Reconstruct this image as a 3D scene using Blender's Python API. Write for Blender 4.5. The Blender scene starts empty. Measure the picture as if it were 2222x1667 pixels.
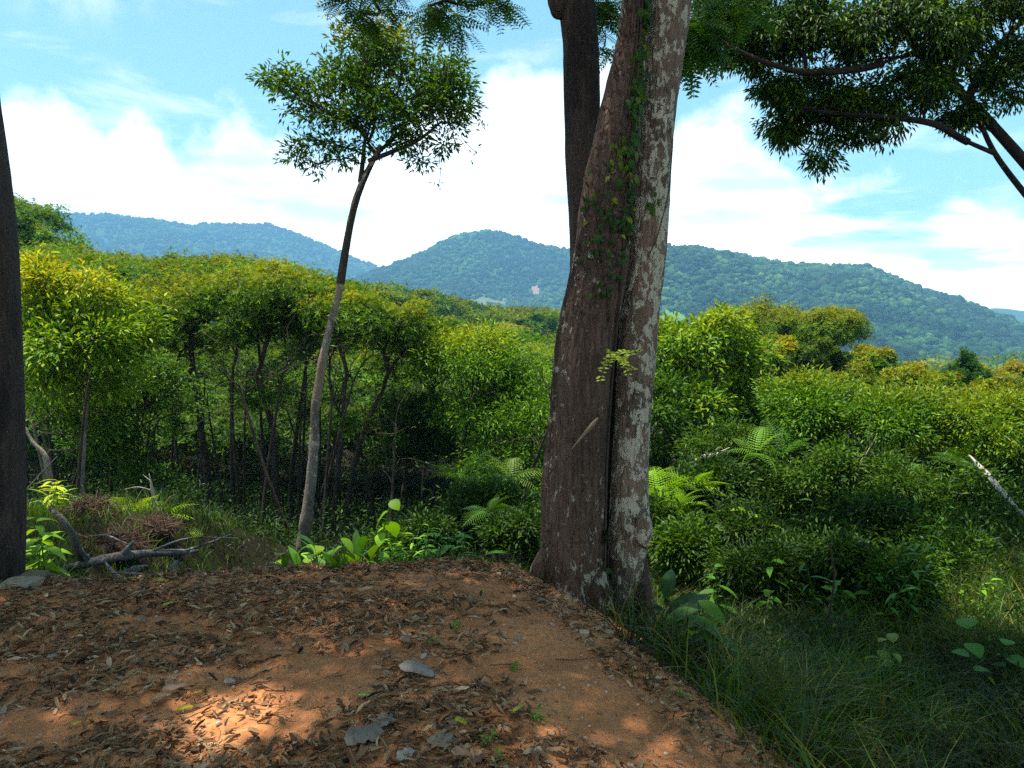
import bpy, math, random
import numpy as np
from math import radians as RAD
rng = np.random.default_rng(7)
S = bpy.context.scene
C = S.collection
# ------------------------------------------------------------------ camera
F_PX = 1711.0
PITCH = math.atan((833.5-672)/F_PX)
CAM = np.array([0.0, 0.0, 1.6])
cam = bpy.data.cameras.new('camera'); co = bpy.data.objects.new('camera', cam); C.objects.link(co)
co.location = CAM; co.rotation_euler = (math.pi/2-PITCH, 0, 0)
cam.sensor_width = 36; cam.lens = 36*F_PX/2222; cam.clip_start = .05; cam.clip_end = 30000
S.camera = co
def ray(px, py):
    x = (px-1111)/F_PX; y = (833.5-py)/F_PX
    c, s = math.cos(PITCH), math.sin(PITCH)
    return np.array([x, c + y*s, y*c - s])
def P(px, py, Y):
    d = ray(px, py); return CAM + d*(Y/d[1])
# ------------------------------------------------------------------ light
SUN_DIR = np.array([-.19, .05, .98]); SUN_DIR /= np.linalg.norm(SUN_DIR)
sun = bpy.data.lights.new('sun', 'SUN'); so = bpy.data.objects.new('sun', sun); C.objects.link(so)
sun.energy = 5.0; sun.angle = RAD(.53); sun.color = (1, .95, .86)
from mathutils import Vector, Matrix
so.rotation_euler = Vector(SUN_DIR).to_track_quat('Z', 'Y').to_euler()
S.view_settings.view_transform = 'Standard'; S.view_settings.look = 'None'
S.view_settings.exposure = 0.98; S.view_settings.gamma = 1; S.view_settings.use_curve_mapping = False
cy = S.cycles
cy.max_bounces = 5; cy.diffuse_bounces = 2; cy.glossy_bounces = 2; cy.transmission_bounces = 3
cy.transparent_max_bounces = 4; cy.volume_bounces = 0; cy.caustics_reflective = False; cy.caustics_refractive = False
cy.use_denoising = False; cy.sample_clamp_indirect = 6

class NT:
    """small helper to write node trees"""
    def __init__(s, tree): s.t = tree; s.n = tree.nodes; s.l = tree.links
    def new(s, kind, **kw):
        n = s.n.new(kind)
        for k, v in kw.items(): setattr(n, k, v)
        return n
    def put(s, sock, v):
        if v is None: return
        if isinstance(v, bpy.types.NodeSocket): s.l.new(v, sock)
        elif isinstance(v, (tuple, list)) and len(v) == 3 and len(getattr(sock, 'default_value', (0,))) == 4: sock.default_value = (*v, 1)
        else: sock.default_value = v
    def m(s, op, a, b=None, c=None, clamp=False):
        n = s.new('ShaderNodeMath', operation=op, use_clamp=clamp)
        for i, v in enumerate((a, b, c)): s.put(n.inputs[i], v)
        return n.outputs[0]
    def ss(s, v, a, b, lo=0., hi=1.):
        n = s.new('ShaderNodeMapRange', interpolation_type='SMOOTHSTEP')
        for i, q in enumerate((v, a, b, lo, hi)): s.put(n.inputs[i], q)
        return n.outputs[0]
    def mix(s, f, a, b, bt='MIX'):
        n = s.new('ShaderNodeMix', data_type='RGBA', blend_type=bt)
        s.put(n.inputs[0], f); s.put(n.inputs[6], a); s.put(n.inputs[7], b); return n.outputs[2]
    def noise(s, vec, scale, detail=4, rough=.55, out=0, dist=0.):
        n = s.new('ShaderNodeTexNoise'); s.put(n.inputs['Vector'], vec)
        n.inputs['Scale'].default_value = scale; n.inputs['Detail'].default_value = detail
        n.inputs['Roughness'].default_value = rough; n.inputs['Distortion'].default_value = dist
        return n.outputs[out]
    def comb(s, x, y, z=0.):
        n = s.new('ShaderNodeCombineXYZ'); s.put(n.inputs[0], x); s.put(n.inputs[1], y); s.put(n.inputs[2], z); return n.outputs[0]
    def scale(s, vec, sc):
        n = s.new('ShaderNodeMapping'); s.put(n.inputs['Vector'], vec); n.inputs['Scale'].default_value = sc; return n.outputs[0]
    def ramp(s, f, stops):
        n = s.new('ShaderNodeValToRGB'); s.put(n.inputs[0], f); e = n.color_ramp.elements
        while len(e) < len(stops): e.new(.5)
        for q, (p, c) in zip(e, stops): q.position = p; q.color = (*c, 1)
        return n.outputs[0]
# ------------------------------------------------------------------ world: physical sky with procedural cumulus
W = bpy.data.worlds.new('World'); S.world = W; W.use_nodes = True
t = NT(W.node_tree); t.n.clear()
sky = t.new('ShaderNodeTexSky', sky_type='NISHITA', sun_disc=False)
sky.sun_elevation = math.asin(SUN_DIR[2]); sky.sun_rotation = math.atan2(SUN_DIR[0], SUN_DIR[1])
sky.air_density = 1.0; sky.dust_density = .6; sky.ozone_density = 1.0
tc = t.new('ShaderNodeTexCoord'); sp = t.new('ShaderNodeSeparateXYZ'); t.put(sp.inputs[0], tc.outputs['Generated'])
X, Y, Z = sp.outputs
az = t.m('ARCTAN2', X, Y); el = t.m('ARCSINE', Z)
def azel(px, py):
    d = ray(px, py); return math.atan2(d[0], d[1]), math.asin(d[2]/np.linalg.norm(d))
TOPS = [(-260, 150), (0, 172), (60, 185), (120, 215), (190, 248), (225, 292), (245, 235), (305, 215), (355, 240), (385, 288), (470, 262), (560, 262),
        (640, 295), (720, 330), (800, 300), (880, 240), (960, 190), (1030, 178), (1110, 150), (1180, 130), (1240, 85), (1330, 120), (1420, 200), (1460, 235), (1515, 222), (1590, 232), (1650, 262), (1720, 370), (1800, 380), (2000, 400), (2222, 420), (2500, 380)]
cu = t.new('ShaderNodeFloatCurve'); pts = cu.mapping.curves[0].points
A0, A1 = -math.pi, math.pi
prof = [(azel(a, b)) for a, b in TOPS]
prof = [(-math.pi, .08), (-1.6, .12), (-1.1, .2)] + prof + [(1.1, .15), (1.8, .12), (math.pi, .08)]
pts[0].location = ((prof[0][0]-A0)/(A1-A0), prof[0][1]); pts[1].location = ((prof[-1][0]-A0)/(A1-A0), prof[-1][1])
for a, e in prof[1:-1]: pts.new((a-A0)/(A1-A0), e)
for p_ in pts: p_.handle_type = 'VECTOR'
cu.mapping.update()
t.put(cu.inputs['Value'], t.m('DIVIDE', t.m('SUBTRACT', az, A0), A1-A0)); cu.inputs['Factor'].default_value = 1
base = cu.outputs[0]
v2 = t.comb(az, el)
puff = t.m('SUBTRACT', t.noise(v2, 13, 6, .58), .5)
edge = t.m('ADD', base, t.m('ADD', t.m('MULTIPLY', puff, .12), t.m('MULTIPLY', t.m('SUBTRACT', t.noise(v2, 6.5, 2, .5), .5), .06)))
dens = t.ss(t.m('SUBTRACT', edge, el), -.008, .030)
# thin high wisps and veils
wis = t.noise(t.scale(v2, (1.5, 6, 1)), 2.6, 7, .6, dist=.4)
veil = t.m('MULTIPLY', t.ss(wis, .50, .72), t.ss(el, .9, .45))
# right-hand layered clouds below the clear band
lay = t.ss(t.noise(t.scale(v2, (1.3, 7, 1)), 4.2, 5, .5), .34, .50)
right = t.ss(az, .28, .36)
dens = t.m('MULTIPLY', dens, t.m('SUBTRACT', 1., t.m('MULTIPLY', right, t.m('SUBTRACT', 1., lay))))
alive = t.m('MAXIMUM', dens, t.m('MULTIPLY', veil, .55))
# upper left wisps
wl = t.m('MULTIPLY', t.ss(az, -.33, -.52), t.m('MULTIPLY', t.ss(el, .27, .37), t.ss(t.noise(v2, 9, 5, .6), .44, .62)))
alive = t.m('MAXIMUM', alive, t.m('MULTIPLY', wl, .8))
alive = t.m('MAXIMUM', alive, t.m('MULTIPLY', t.ss(el, .10, .0), .75))
# blue-grey undersides in stretched bands
under = t.m('MULTIPLY', t.ss(t.noise(t.scale(v2, (1., 4.2, 1)), 5.0, 4, .5), .47, .68), t.m('MULTIPLY', t.ss(el, .30, .14), t.ss(el, .02, .06)))
cloudc = t.mix(t.m('MULTIPLY', under, .8), (.88, .88, .87), (.42, .60, .76))
skyc = t.mix(1., sky.outputs[0], (1.0, 1.30, 1.10), 'MULTIPLY')
skyb = t.new('ShaderNodeBackground'); t.put(skyb.inputs[0], skyc); skyb.inputs[1].default_value = .098
clb = t.new('ShaderNodeBackground'); t.put(clb.inputs[0], cloudc); t.put(clb.inputs[1], t.ss(el, .0, .28, 2.1, .98))
mx = t.new('ShaderNodeMixShader'); t.put(mx.inputs[0], alive); t.l.new(skyb.outputs[0], mx.inputs[1]); t.l.new(clb.outputs[0], mx.inputs[2])
wo = t.new('ShaderNodeOutputWorld'); t.l.new(mx.outputs[0], wo.inputs[0])
W.cycles.sampling_method = 'MANUAL'; W.cycles.sample_map_resolution = 512

# ------------------------------------------------------------------ materials
def mat(name):
    m = bpy.data.materials.new(name); m.use_nodes = True; tt = NT(m.node_tree)
    return m, tt, tt.n['Principled BSDF'], tt.n['Material Output']
def bump(tt, h, strength, dist, base=None):
    b = tt.new('ShaderNodeBump'); b.inputs['Strength'].default_value = strength; b.inputs['Distance'].default_value = dist
    tt.put(b.inputs['Height'], h)
    if base is not None: tt.l.new(base, b.inputs['Normal'])
    return b.outputs[0]
def leaf_mat(name, rough=.5, trans=.30, spec=.20, tt_col=(1.5, 1.35, .3)):
    m, tt, bs, out = mat(name)
    at = tt.new('ShaderNodeAttribute', attribute_name='col').outputs['Color']
    if name != 'dry_leaf': at = tt.mix(1., at, (1.6, 1.42, .45) if name == 'leaf' else (1.15, 1.1, .5), 'MULTIPLY')
    bs.inputs['Roughness'].default_value = rough; bs.inputs['Specular IOR Level'].default_value = spec
    tt.put(bs.inputs['Base Color'], at)
    tr = tt.new('ShaderNodeBsdfTranslucent'); tt.put(tr.inputs[0], tt.mix(1., at, tt_col, 'MULTIPLY'))
    ms = tt.new('ShaderNodeMixShader'); ms.inputs[0].default_value = trans
    tt.l.new(bs.outputs[0], ms.inputs[1]); tt.l.new(tr.outputs[0], ms.inputs[2]); tt.l.new(ms.outputs[0], out.inputs[0])
    return m
M = {}
M['leaf'] = leaf_mat('leaf')
M['grass'] = leaf_mat('grass_blade', .5, .35, .3)
M['dry'] = leaf_mat('dry_leaf', .75, .12, .2, (1, .8, .6))
def bark_mat(name, dark, mid, pale, palescale=9., pale_t=.56, stain=1.2, lich=None, bumpd=.02, stretch=.35, moss=0.):
    m, tt, bs, out = mat(name)
    tc = tt.new('ShaderNodeTexCoord').outputs['Object']
    s1 = tt.scale(tc, (1, 1, stretch)); s2 = tt.scale(tc, (1, 1, .12))
    fib = tt.noise(s2, 42, 5, .65)
    big = tt.noise(s1, 3.2, 5, .6)
    col = tt.ramp(tt.m('ADD', tt.m('MULTIPLY', fib, .5), tt.m('MULTIPLY', big, .5)), [(.3, dark), (.5, mid), (.68, tuple(c*1.5 for c in mid))])
    red = tt.noise(s1, stain, 3, .5)
    col = tt.mix(tt.ss(red, .5, .66, 0, .45), col, tuple(c*q for c, q in zip(mid, (1.25, .85, .7))))
    col = tt.mix(tt.ss(tt.noise(s1, 2.6, 5, .65), .52, .60, 0, .6), col, tuple(c*.55 for c in dark))
    pn = tt.noise(tt.scale(tc, (1, 1, .6)), palescale, 8, .72, dist=.35)
    zn = tt.noise(s1, 1.3, 2, .5)
    pf = tt.ss(tt.m('ADD', pn, tt.m('MULTIPLY', tt.m('SUBTRACT', zn, .5), .35)), pale_t, pale_t+.03)
    col = tt.mix(tt.m('MULTIPLY', pf, .92), col, pale)
    spk = tt.noise(tc, 70, 3, .6)
    col = tt.mix(tt.ss(spk, .60, .68, 0, .3), col, lich or pale)
    if moss: col = tt.mix(tt.ss(tt.noise(tc, 4, 4, .6), .52, .66, 0, moss), col, (.05, .075, .02))
    tt.put(bs.inputs['Base Color'], col); bs.inputs['Roughness'].default_value = .9; bs.inputs['Specular IOR Level'].default_value = .2
    vo = tt.new('ShaderNodeTexVoronoi', feature='DISTANCE_TO_EDGE'); tt.put(vo.inputs['Vector'], tt.scale(tc, (1, 1, .22))); vo.inputs['Scale'].default_value = 24
    h = tt.m('ADD', tt.m('MULTIPLY', fib, .9), tt.m('ADD', tt.m('MULTIPLY', pf, .22), tt.m('MULTIPLY', tt.ss(vo.outputs['Distance'], 0, .12), .35)))
    tt.l.new(bump(tt, h, .9, bumpd), bs.inputs['Normal'])
    return m
M['bark_rough'] = bark_mat('rough_bark', (.024, .015, .011), (.100, .060, .042), (.36, .31, .23), 17., .56, 1.3, (.26, .25, .21), .03, .35)
M['bark_pale'] = bark_mat('blotched_bark', (.06, .040, .028), (.175, .115, .080), (.44, .38, .28), 15., .50, 1.6, (.36, .33, .26), .02, .7)
M['bark_dark'] = bark_mat('dark_bark', (.014, .010, .009), (.055, .038, .030), (.17, .15, .12), 11., .64, 1.1, (.2, .18, .15), .02, .3)
M['bark_slim'] = bark_mat('pale_slim_bark', (.07, .055, .04), (.20, .16, .12), (.36, .33, .26), 14., .57, 2., (.12, .09, .06), .008, .5)
M['bark_thin'] = bark_mat('thin_bark', (.018, .014, .010), (.05, .037, .026), (.13, .11, .08), 10., .60, 1.4, None, .01, .3)
M['deadwood'] = bark_mat('weathered_deadwood', (.05, .042, .037), (.17, .15, .14), (.36, .34, .32), 6., .56, 1.5, (.2, .17, .15), .02, .12)
M['bark_black'] = bark_mat('black_bark', (.010, .008, .007), (.028, .020, .016), (.07, .06, .05), 11., .64, 1.1, (.06, .05, .04), .02, .3)
M['bleached'] = bark_mat('bleached_wood', (.18, .15, .12), (.36, .31, .25), (.52, .47, .40), 6., .5, 9., (.3, .26, .2), .01, .12)
def soil_mat():
    m, tt, bs, out = mat('red_soil')
    tc = tt.new('ShaderNodeTexCoord').outputs['Object']
    big = tt.noise(tc, 1.3, 6, .6); fine = tt.noise(tc, 38, 6, .7); grit = tt.noise(tc, 160, 3, .6)
    col = tt.ramp(big, [(.30, (.33, .125, .045)), (.48, (.58, .215, .075)), (.62, (.66, .27, .10)), (.78, (.50, .23, .09))])
    col = tt.mix(tt.ss(fine, .38, .62, 0, .5), col, (.25, .115, .05))
    col = tt.mix(tt.ss(grit, .62, .70, 0, .75), col, (.58, .40, .27))
    vo = tt.new('ShaderNodeTexVoronoi'); tt.put(vo.inputs['Vector'], tc); vo.inputs['Scale'].default_value = 55
    peb = tt.m('MULTIPLY', tt.ss(vo.outputs['Distance'], .30, .22), tt.ss(tt.noise(tc, 3.1, 3, .5), .45, .65))
    col = tt.mix(tt.m('MULTIPLY', peb, .6), col, (.50, .34, .24))
    tt.put(bs.inputs['Base Color'], col); bs.inputs['Roughness'].default_value = .95; bs.inputs['Specular IOR Level'].default_value = .15
    h = tt.m('ADD', tt.m('ADD', tt.m('MULTIPLY', fine, .7), tt.m('MULTIPLY', grit, .25)), tt.m('MULTIPLY', peb, .3))
    tt.l.new(bump(tt, h, .8, .018), bs.inputs['Normal'])
    return m
M['soil'] = soil_mat()
def floor_mat():
    m, tt, bs, out = mat('forest_floor')
    tc = tt.new('ShaderNodeTexCoord').outputs['Object']
    n = tt.noise(tc, 2.0, 6, .65); f = tt.noise(tc, 30, 5, .7)
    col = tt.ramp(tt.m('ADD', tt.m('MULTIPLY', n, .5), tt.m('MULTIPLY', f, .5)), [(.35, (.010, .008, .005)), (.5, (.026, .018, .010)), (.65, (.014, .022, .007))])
    tt.put(bs.inputs['Base Color'], col); bs.inputs['Roughness'].default_value = 1; bs.inputs['Specular IOR Level'].default_value = .1
    tt.l.new(bump(tt, f, .9, .05), bs.inputs['Normal']); return m
M['floor'] = floor_mat()
def hill_mat():
    m, tt, bs, out = mat('forested_slope')
    tc = tt.new('ShaderNodeTexCoord').outputs['Object']
    n = tt.noise(tc, .012, 6, .6); f = tt.noise(tc, .12, 5, .7)
    col = tt.ramp(tt.m('ADD', tt.m('MULTIPLY', n, .4), tt.m('MULTIPLY', f, .6)), [(.35, (.012, .035, .012)), (.5, (.022, .06, .018)), (.65, (.04, .085, .025))])
    at = tt.new('ShaderNodeAttribute', attribute_name='col')
    col = tt.mix(at.outputs['Alpha'], col, at.outputs['Color'])
    tt.put(bs.inputs['Base Color'], col); bs.inputs['Roughness'].default_value = 1; bs.inputs['Specular IOR Level'].default_value = .05
    tt.l.new(bump(tt, f, 1., 5.), bs.inputs['Normal']); return m
M['hill'] = hill_mat()
def canopy_far_mat():
    m, tt, bs, out = mat('far_canopy')
    tc = tt.new('ShaderNodeTexCoord').outputs['Object']
    at = tt.new('ShaderNodeAttribute', attribute_name='col').outputs['Color']
    f = tt.noise(tc, .55, 4, .7)
    col = tt.mix(tt.ss(f, .35, .65, 0, .55), at, (.018, .045, .012))
    tt.put(bs.inputs['Base Color'], col); bs.inputs['Roughness'].default_value = .9; bs.inputs['Specular IOR Level'].default_value = .1
    tt.l.new(bump(tt, f, 1., 1.6), bs.inputs['Normal']); return m
M['farcanopy'] = canopy_far_mat()
def vcol_mat(name, rough=.9, bs_=.006, nscale=60):
    m, tt, bs, out = mat(name)
    tc = tt.new('ShaderNodeTexCoord').outputs['Object']
    at = tt.new('ShaderNodeAttribute', attribute_name='col').outputs['Color']
    n = tt.noise(tc, nscale, 5, .65)
    tt.put(bs.inputs['Base Color'], tt.mix(1., at, tt.ramp(n, [(.3, (.6, .6, .6)), (.7, (1.3, 1.3, 1.3))]), 'MULTIPLY'))
    bs.inputs['Roughness'].default_value = rough; bs.inputs['Specular IOR Level'].default_value = .2
    tt.l.new(bump(tt, n, .7, bs_), bs.inputs['Normal']); return m
M['stone'] = vcol_mat('stone', .9, .01, 40)
# ------------------------------------------------------------------ mesh helpers
class MB:
    def __init__(s): s.V = []; s.F = {3: [], 4: []}; s.K = []; s.n = 0
    def add(s, V, F, col=(.1, .1, .1)):
        V = np.asarray(V, float).reshape(-1, 3)
        if len(V) == 0: return s
        F = np.asarray(F, np.int64); s.F[F.shape[1]].append(F + s.n)
        s.V.append(V); col = np.asarray(col, float)
        if col.ndim == 1: col = np.broadcast_to(col[:3], (len(V), 3))
        s.K.append(col); s.n += len(V); return s
    def build(s, name, material, parent=None, smooth=False, origin=None, shade=None):
        me = bpy.data.meshes.new(name)
        V = np.concatenate(s.V) if s.V else np.zeros((0, 3))
        K = np.concatenate(s.K) if s.K else np.zeros((0, 3))
        if origin is not None: V = V - np.asarray(origin)
        T = np.concatenate(s.F[3]) if s.F[3] else np.zeros((0, 3), int)
        Q = np.concatenate(s.F[4]) if s.F[4] else np.zeros((0, 4), int)
        me.vertices.add(len(V)); me.vertices.foreach_set('co', V.astype(np.float32).ravel())
        nl = T.size + Q.size; me.loops.add(nl); me.loops.foreach_set('vertex_index', np.concatenate([T.ravel(), Q.ravel()]).astype(np.int32))
        npoly = len(T)+len(Q); me.polygons.add(npoly)
        st = np.concatenate([np.arange(len(T))*3, T.size + np.arange(len(Q))*4]).astype(np.int32)
        me.polygons.foreach_set('loop_start', st)
        if smooth: me.polygons.foreach_set('use_smooth', np.ones(npoly, bool))
        me.update(calc_edges=True)
        a = me.color_attributes.new('col', 'FLOAT_COLOR', 'POINT')
        a.data.foreach_set('color', np.concatenate([K, np.ones((len(K), 1))], 1).astype(np.float32).ravel())
        me.materials.append(material)
        o = bpy.data.objects.new(name, me); C.objects.link(o)
        if parent is not None: o.parent = parent
        elif origin is not None: o.location = origin
        return o
def tag(o, label=None, cat=None, group=None, kind=None):
    for k, v in (('label', label), ('category', cat), ('group', group), ('kind', kind)):
        if v: o[k] = v
    return o
def empty(name, loc, label, cat, group=None):
    o = bpy.data.objects.new(name, None); C.objects.link(o); o.location = loc; o.empty_display_size = .1
    return tag(o, label, cat, group)
def copy_tree(o, loc, rz=0, sc=1, label=None, group=None, parent=None):
    c = o.copy(); C.objects.link(c); c.location = loc; c.rotation_euler = (0, 0, rz); c.scale = (sc, sc, sc)
    if label: c['label'] = label
    if group: c['group'] = group
    for ch in list(o.children):
        d = ch.copy(); C.objects.link(d); d.parent = c
    return c
def unit(a): return a/np.maximum(np.linalg.norm(a, axis=-1, keepdims=True), 1e-9)
# value noise
def hsh(ix, iy, s):
    h = (ix.astype(np.int64)*374761393 + iy.astype(np.int64)*668265263 + s*1274126177) & 0xffffffff
    h = ((h ^ (h >> 13))*1274126177) & 0xffffffff
    return ((h ^ (h >> 16)) & 0xffff)/65535.0
def vn(x, y, s=0):
    x = np.asarray(x, float); y = np.asarray(y, float)
    ix = np.floor(x); iy = np.floor(y); fx = x-ix; fy = y-iy; fx = fx*fx*(3-2*fx); fy = fy*fy*(3-2*fy)
    a = hsh(ix, iy, s); b = hsh(ix+1, iy, s); c = hsh(ix, iy+1, s); d = hsh(ix+1, iy+1, s)
    return (a*(1-fx)+b*fx)*(1-fy)+(c*(1-fx)+d*fx)*fy
def fbm(x, y, s=0, o=4):
    r = 0; a = .5; n = 0
    for i in range(o): r = r+a*vn(x*2**i, y*2**i, s+i*17); n += a; a *= .5
    return r/n - .5
def sst(a, b, x): q = np.clip((x-a)/(b-a), 0, 1); return q*q*(3-2*q)
# ------------------------------------------------------------------ terrain
EDGE = np.array([(-40, 3.3), (-6, 4.28), (-3, 4.66), (-1.4, 4.84), (-.3, 5.0), (-.04, 4.86), (.12, 4.58), (.32, 4.2), (.46, 3.8), (.62, 3.37), (.72, 3.06), (.80, 2.73), (.95, 1.5), (1.05, -30)])
def edge_d(x, y):
    """signed distance to the rim of the dirt pad, positive outside"""
    x = np.asarray(x, float); y = np.asarray(y, float); best = np.full(x.shape, 1e9); sg = np.ones(x.shape)
    for (ax, ay), (bx, by) in zip(EDGE[:-1], EDGE[1:]):
        dx, dy = bx-ax, by-ay; L = dx*dx+dy*dy
        q = np.clip(((x-ax)*dx+(y-ay)*dy)/L, 0, 1)
        ex, ey = x-(ax+q*dx), y-(ay+q*dy); d = np.hypot(ex, ey)
        c = dx*(y-ay)-dy*(x-ax)
        m = d < best; best = np.where(m, d, best); sg = np.where(m, np.where(c > 0, 1, -1), sg)
    return best*sg
LY = [-40, 3, 6, 10, 15, 25, 45, 100, 300, 600, 9000]; LZ = [-.6, -.75, -1.15, -1.75, -3.3, -5.2, -8.2, -12, -36, -62, -64]
def terrain(x, y):
    x = np.asarray(x, float); y = np.asarray(y, float)
    L = np.interp(y, LY, LZ)
    w = sst(-2.7, -3.6, x)
    shelf = np.interp(y, [-40, 5, 6, 7.8, 9.5, 15, 9000], [-.12, -.22, -.42, -.52, -1.1, -3.6, -3.6])
    L = np.where(y < 15, L*(1-w)+np.maximum(shelf, L)*w, L)
    L = L + .55*sst(3, 6, x)*sst(5, 9, y)*sst(20, 12, y)
    L = L + 7.5*np.exp(-((x+30)/15)**2-((y-45)/22)**2)
    amp = .06+.02*np.clip(y, 0, 100)
    L = L + fbm(x*.35, y*.35, 3)*np.minimum(amp*1.6, 1.2)*sst(0, 3, edge_d(x, y)) + fbm(x*.02, y*.02, 9)*sst(60, 400, y)*10
    d = edge_d(x, y)
    out = .02-.11*sst(-.75, .30, d)**1.2 - np.maximum(d-.08, 0)*.62
    z = np.where(d < 0, out, np.maximum(L, out))
    return z + fbm(x*1.7, y*1.7, 5)*.05*sst(30, 10, np.abs(x)+np.abs(y))
def tz(x, y): return float(terrain(np.array([x]), np.array([y]))[0])
def grid(xs, ys, zf):
    X, Y = np.meshgrid(xs, ys); Z = zf(X, Y); V = np.stack([X, Y, Z], -1).reshape(-1, 3)
    nx, ny = len(xs), len(ys); i = np.arange(nx-1)[None, :]+np.arange(ny-1)[:, None]*nx; i = i.ravel()
    return V, np.stack([i, i+1, i+1+nx, i+nx], 1)
def soil_z(x, y):
    d = edge_d(x, y)
    z = terrain(x, y) + .02 + fbm(x*6, y*6, 21, 4)*.05 + fbm(x*30, y*30, 31, 2)*.012
    lim = .12+.22*sst(-.2, .5, x)+.5*fbm(x*1.8, y*1.8, 44)+.3*fbm(x*9, y*9, 45, 3)
    return z - .5*sst(lim, lim+.18, d)
u = np.linspace(-1, 1, 420); warp = lambda u, a, b: np.sinh(u*a)/math.sinh(a)*b
gx = warp(u, 8., 2700.); gy = np.concatenate([warp(np.linspace(-1, 0, 60)[:-1], 5, 55.)-1, warp(np.linspace(0, 1, 380), 8., 2690.)-1])
V, F = grid(gx, gy, lambda x, y: terrain(x, y) - .16*sst(.05, -.15, edge_d(x, y)))
tag(MB().add(V, F).build('ground', M['floor'], smooth=True), kind='structure')
V, F = grid(np.arange(-7, 2.2, .022), np.arange(.2, 5.6, .022), soil_z)
tag(MB().add(V, F).build('dirt_pad_ground', M['soil'], smooth=True), 'mound of bare reddish orange soil strewn with litter', kind='structure')
def gpt(px, py, zf=terrain, off=0):
    """where the view ray through a pixel meets the terrain"""
    d = ray(px, py); q = .5*1.003**np.arange(1900)
    p = CAM+d*q[:, None]; z = zf(p[:, 0], p[:, 1]); k = np.argmax(p[:, 2] <= z)
    o = p[k].copy(); o[2] = z[k]+off; return o
sz1 = lambda x, y: float(soil_z(np.array([x]), np.array([y]))[0])
# ------------------------------------------------------------------ leaves
def T_leaf(w=.36, fold=.10, bend=.12):
    V = np.array([(0, 0, 0), (-w/2, .42, fold), (w/2, .42, fold), (0, 1, -bend)]); return V, np.array([(0, 2, 3), (0, 3, 1)])
def T_nice(w=.42, n=5, bend=.25, fold=.12, point=1.0, wav=.0):
    V = []; F = []
    for i in range(n+1):
        q = i/n; ww = w/2*(math.sin(math.pi*min(q**.85, 1))**.75 if 0 < q < 1 else (.04 if q == 0 else .01)); z = -bend*q*q+.08*q
        wv = wav*math.sin(q*9)
        V += [(-ww, q, z+fold*ww*2+wv), (0, q, z), (ww, q, z+fold*ww*2-wv)]
    for i in range(n):
        a = i*3; F += [(a, a+1, a+4, a+3), (a+1, a+2, a+5, a+4)]
    return np.array(V, float), np.array(F)
def T_pinnate(n=9, ll=.2, lw=.32, droop=.25, term=False, fwd=.55):
    V0, F0 = T_leaf(lw, .05, .05); V = []; F = []; k = 0
    for i in range(n):
        q = (i+.8)/n; z = -droop*q*q
        s = ll*(1-.45*abs(q-.45)*2*.6)
        for sd in (-1, 1):
            a = sd*(math.pi/2-fwd*.7)
            c_, s_ = math.cos(-a), math.sin(-a)
            R = np.array([[c_, -s_, 0], [s_, c_, 0], [0, 0, 1]])
            v = (V0*s) @ R.T + np.array([0, q*.95, z]); V.append(v); F.append(F0+k); k += 4
    rw = .006; pts = [(0, 0, 0), (0, .5, -droop*.25), (0, 1, -droop)]
    for a, b in zip(pts[:-1], pts[1:]):
        V.append(np.array([(a[0]-rw, a[1], a[2]), (a[0]+rw, a[1], a[2]), (b[0]+rw, b[1], b[2]), (b[0]-rw, b[1], b[2])])); F.append(np.array([(0, 1, 2), (0, 2, 3)])+k); k += 4
    return np.concatenate(V), np.concatenate(F)
LEAF = T_leaf(); NARROW = T_leaf(.24, .08, .2); BROAD = T_nice(.5, 5, .3); PINN = T_pinnate(9, .24, .34)
def T_tuft(n=5, seed=1):
    r = np.random.default_rng(seed); V0, F0 = T_leaf(.26, .08, .15); V = []; F = []; k = 0
    for i in range(n):
        a = i*2*math.pi/n+r.uniform(-.3, .3); el = r.uniform(.1, 1.0)
        d = np.array([math.cos(a)*math.cos(el), math.sin(a)*math.cos(el), math.sin(el)]); x = unit(np.cross(d, [0, 0, 1.])); nn = np.cross(x, d)
        V.append(V0[:, :1]*x+V0[:, 1:2]*d+V0[:, 2:3]*nn); F.append(F0+k); k += 4
    V = np.concatenate(V); return np.stack([V[:, 0], V[:, 2], V[:, 1]], 1)[:, [0, 1, 2]], np.concatenate(F)
TUFT = T_tuft()
def place(mb, tmpl, pos, d, n, size, col, jit=.12, r=rng):
    pos = np.asarray(pos, float)
    if len(pos) == 0: return
    tv, tf = tmpl; d = unit(d); x = unit(np.cross(d, n)); nn = np.cross(x, d)
    size = np.broadcast_to(size, (len(pos),)).reshape(-1, 1, 1)
    V = pos[:, None, :] + size*(tv[None, :, 0:1]*x[:, None]+tv[None, :, 1:2]*d[:, None]+tv[None, :, 2:3]*nn[:, None])
    F = tf[None]+(np.arange(len(pos))*len(tv))[:, None, None]
    col = np.broadcast_to(col, (len(pos), 3))*(1+r.normal(0, jit, (len(pos), 1)))
    K = np.repeat(np.clip(col, .004, .9), len(tv), 0)
    mb.add(V.reshape(-1, 3), F.reshape(-1, tf.shape[1]), K)
def palette(n, cols, w, r=rng):
    i = r.choice(len(cols), n, p=np.array(w)/sum(w)); return np.array(cols, float)[i]
G_DARK = (.016, .048, .010); G_MID = (.035, .095, .012); G_LIT = (.075, .165, .014); G_YEL = (.17, .24, .02); G_OLV = (.12, .15, .018); G_ORG = (.30, .19, .02); G_BLUE = (.03, .10, .04)
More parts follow.
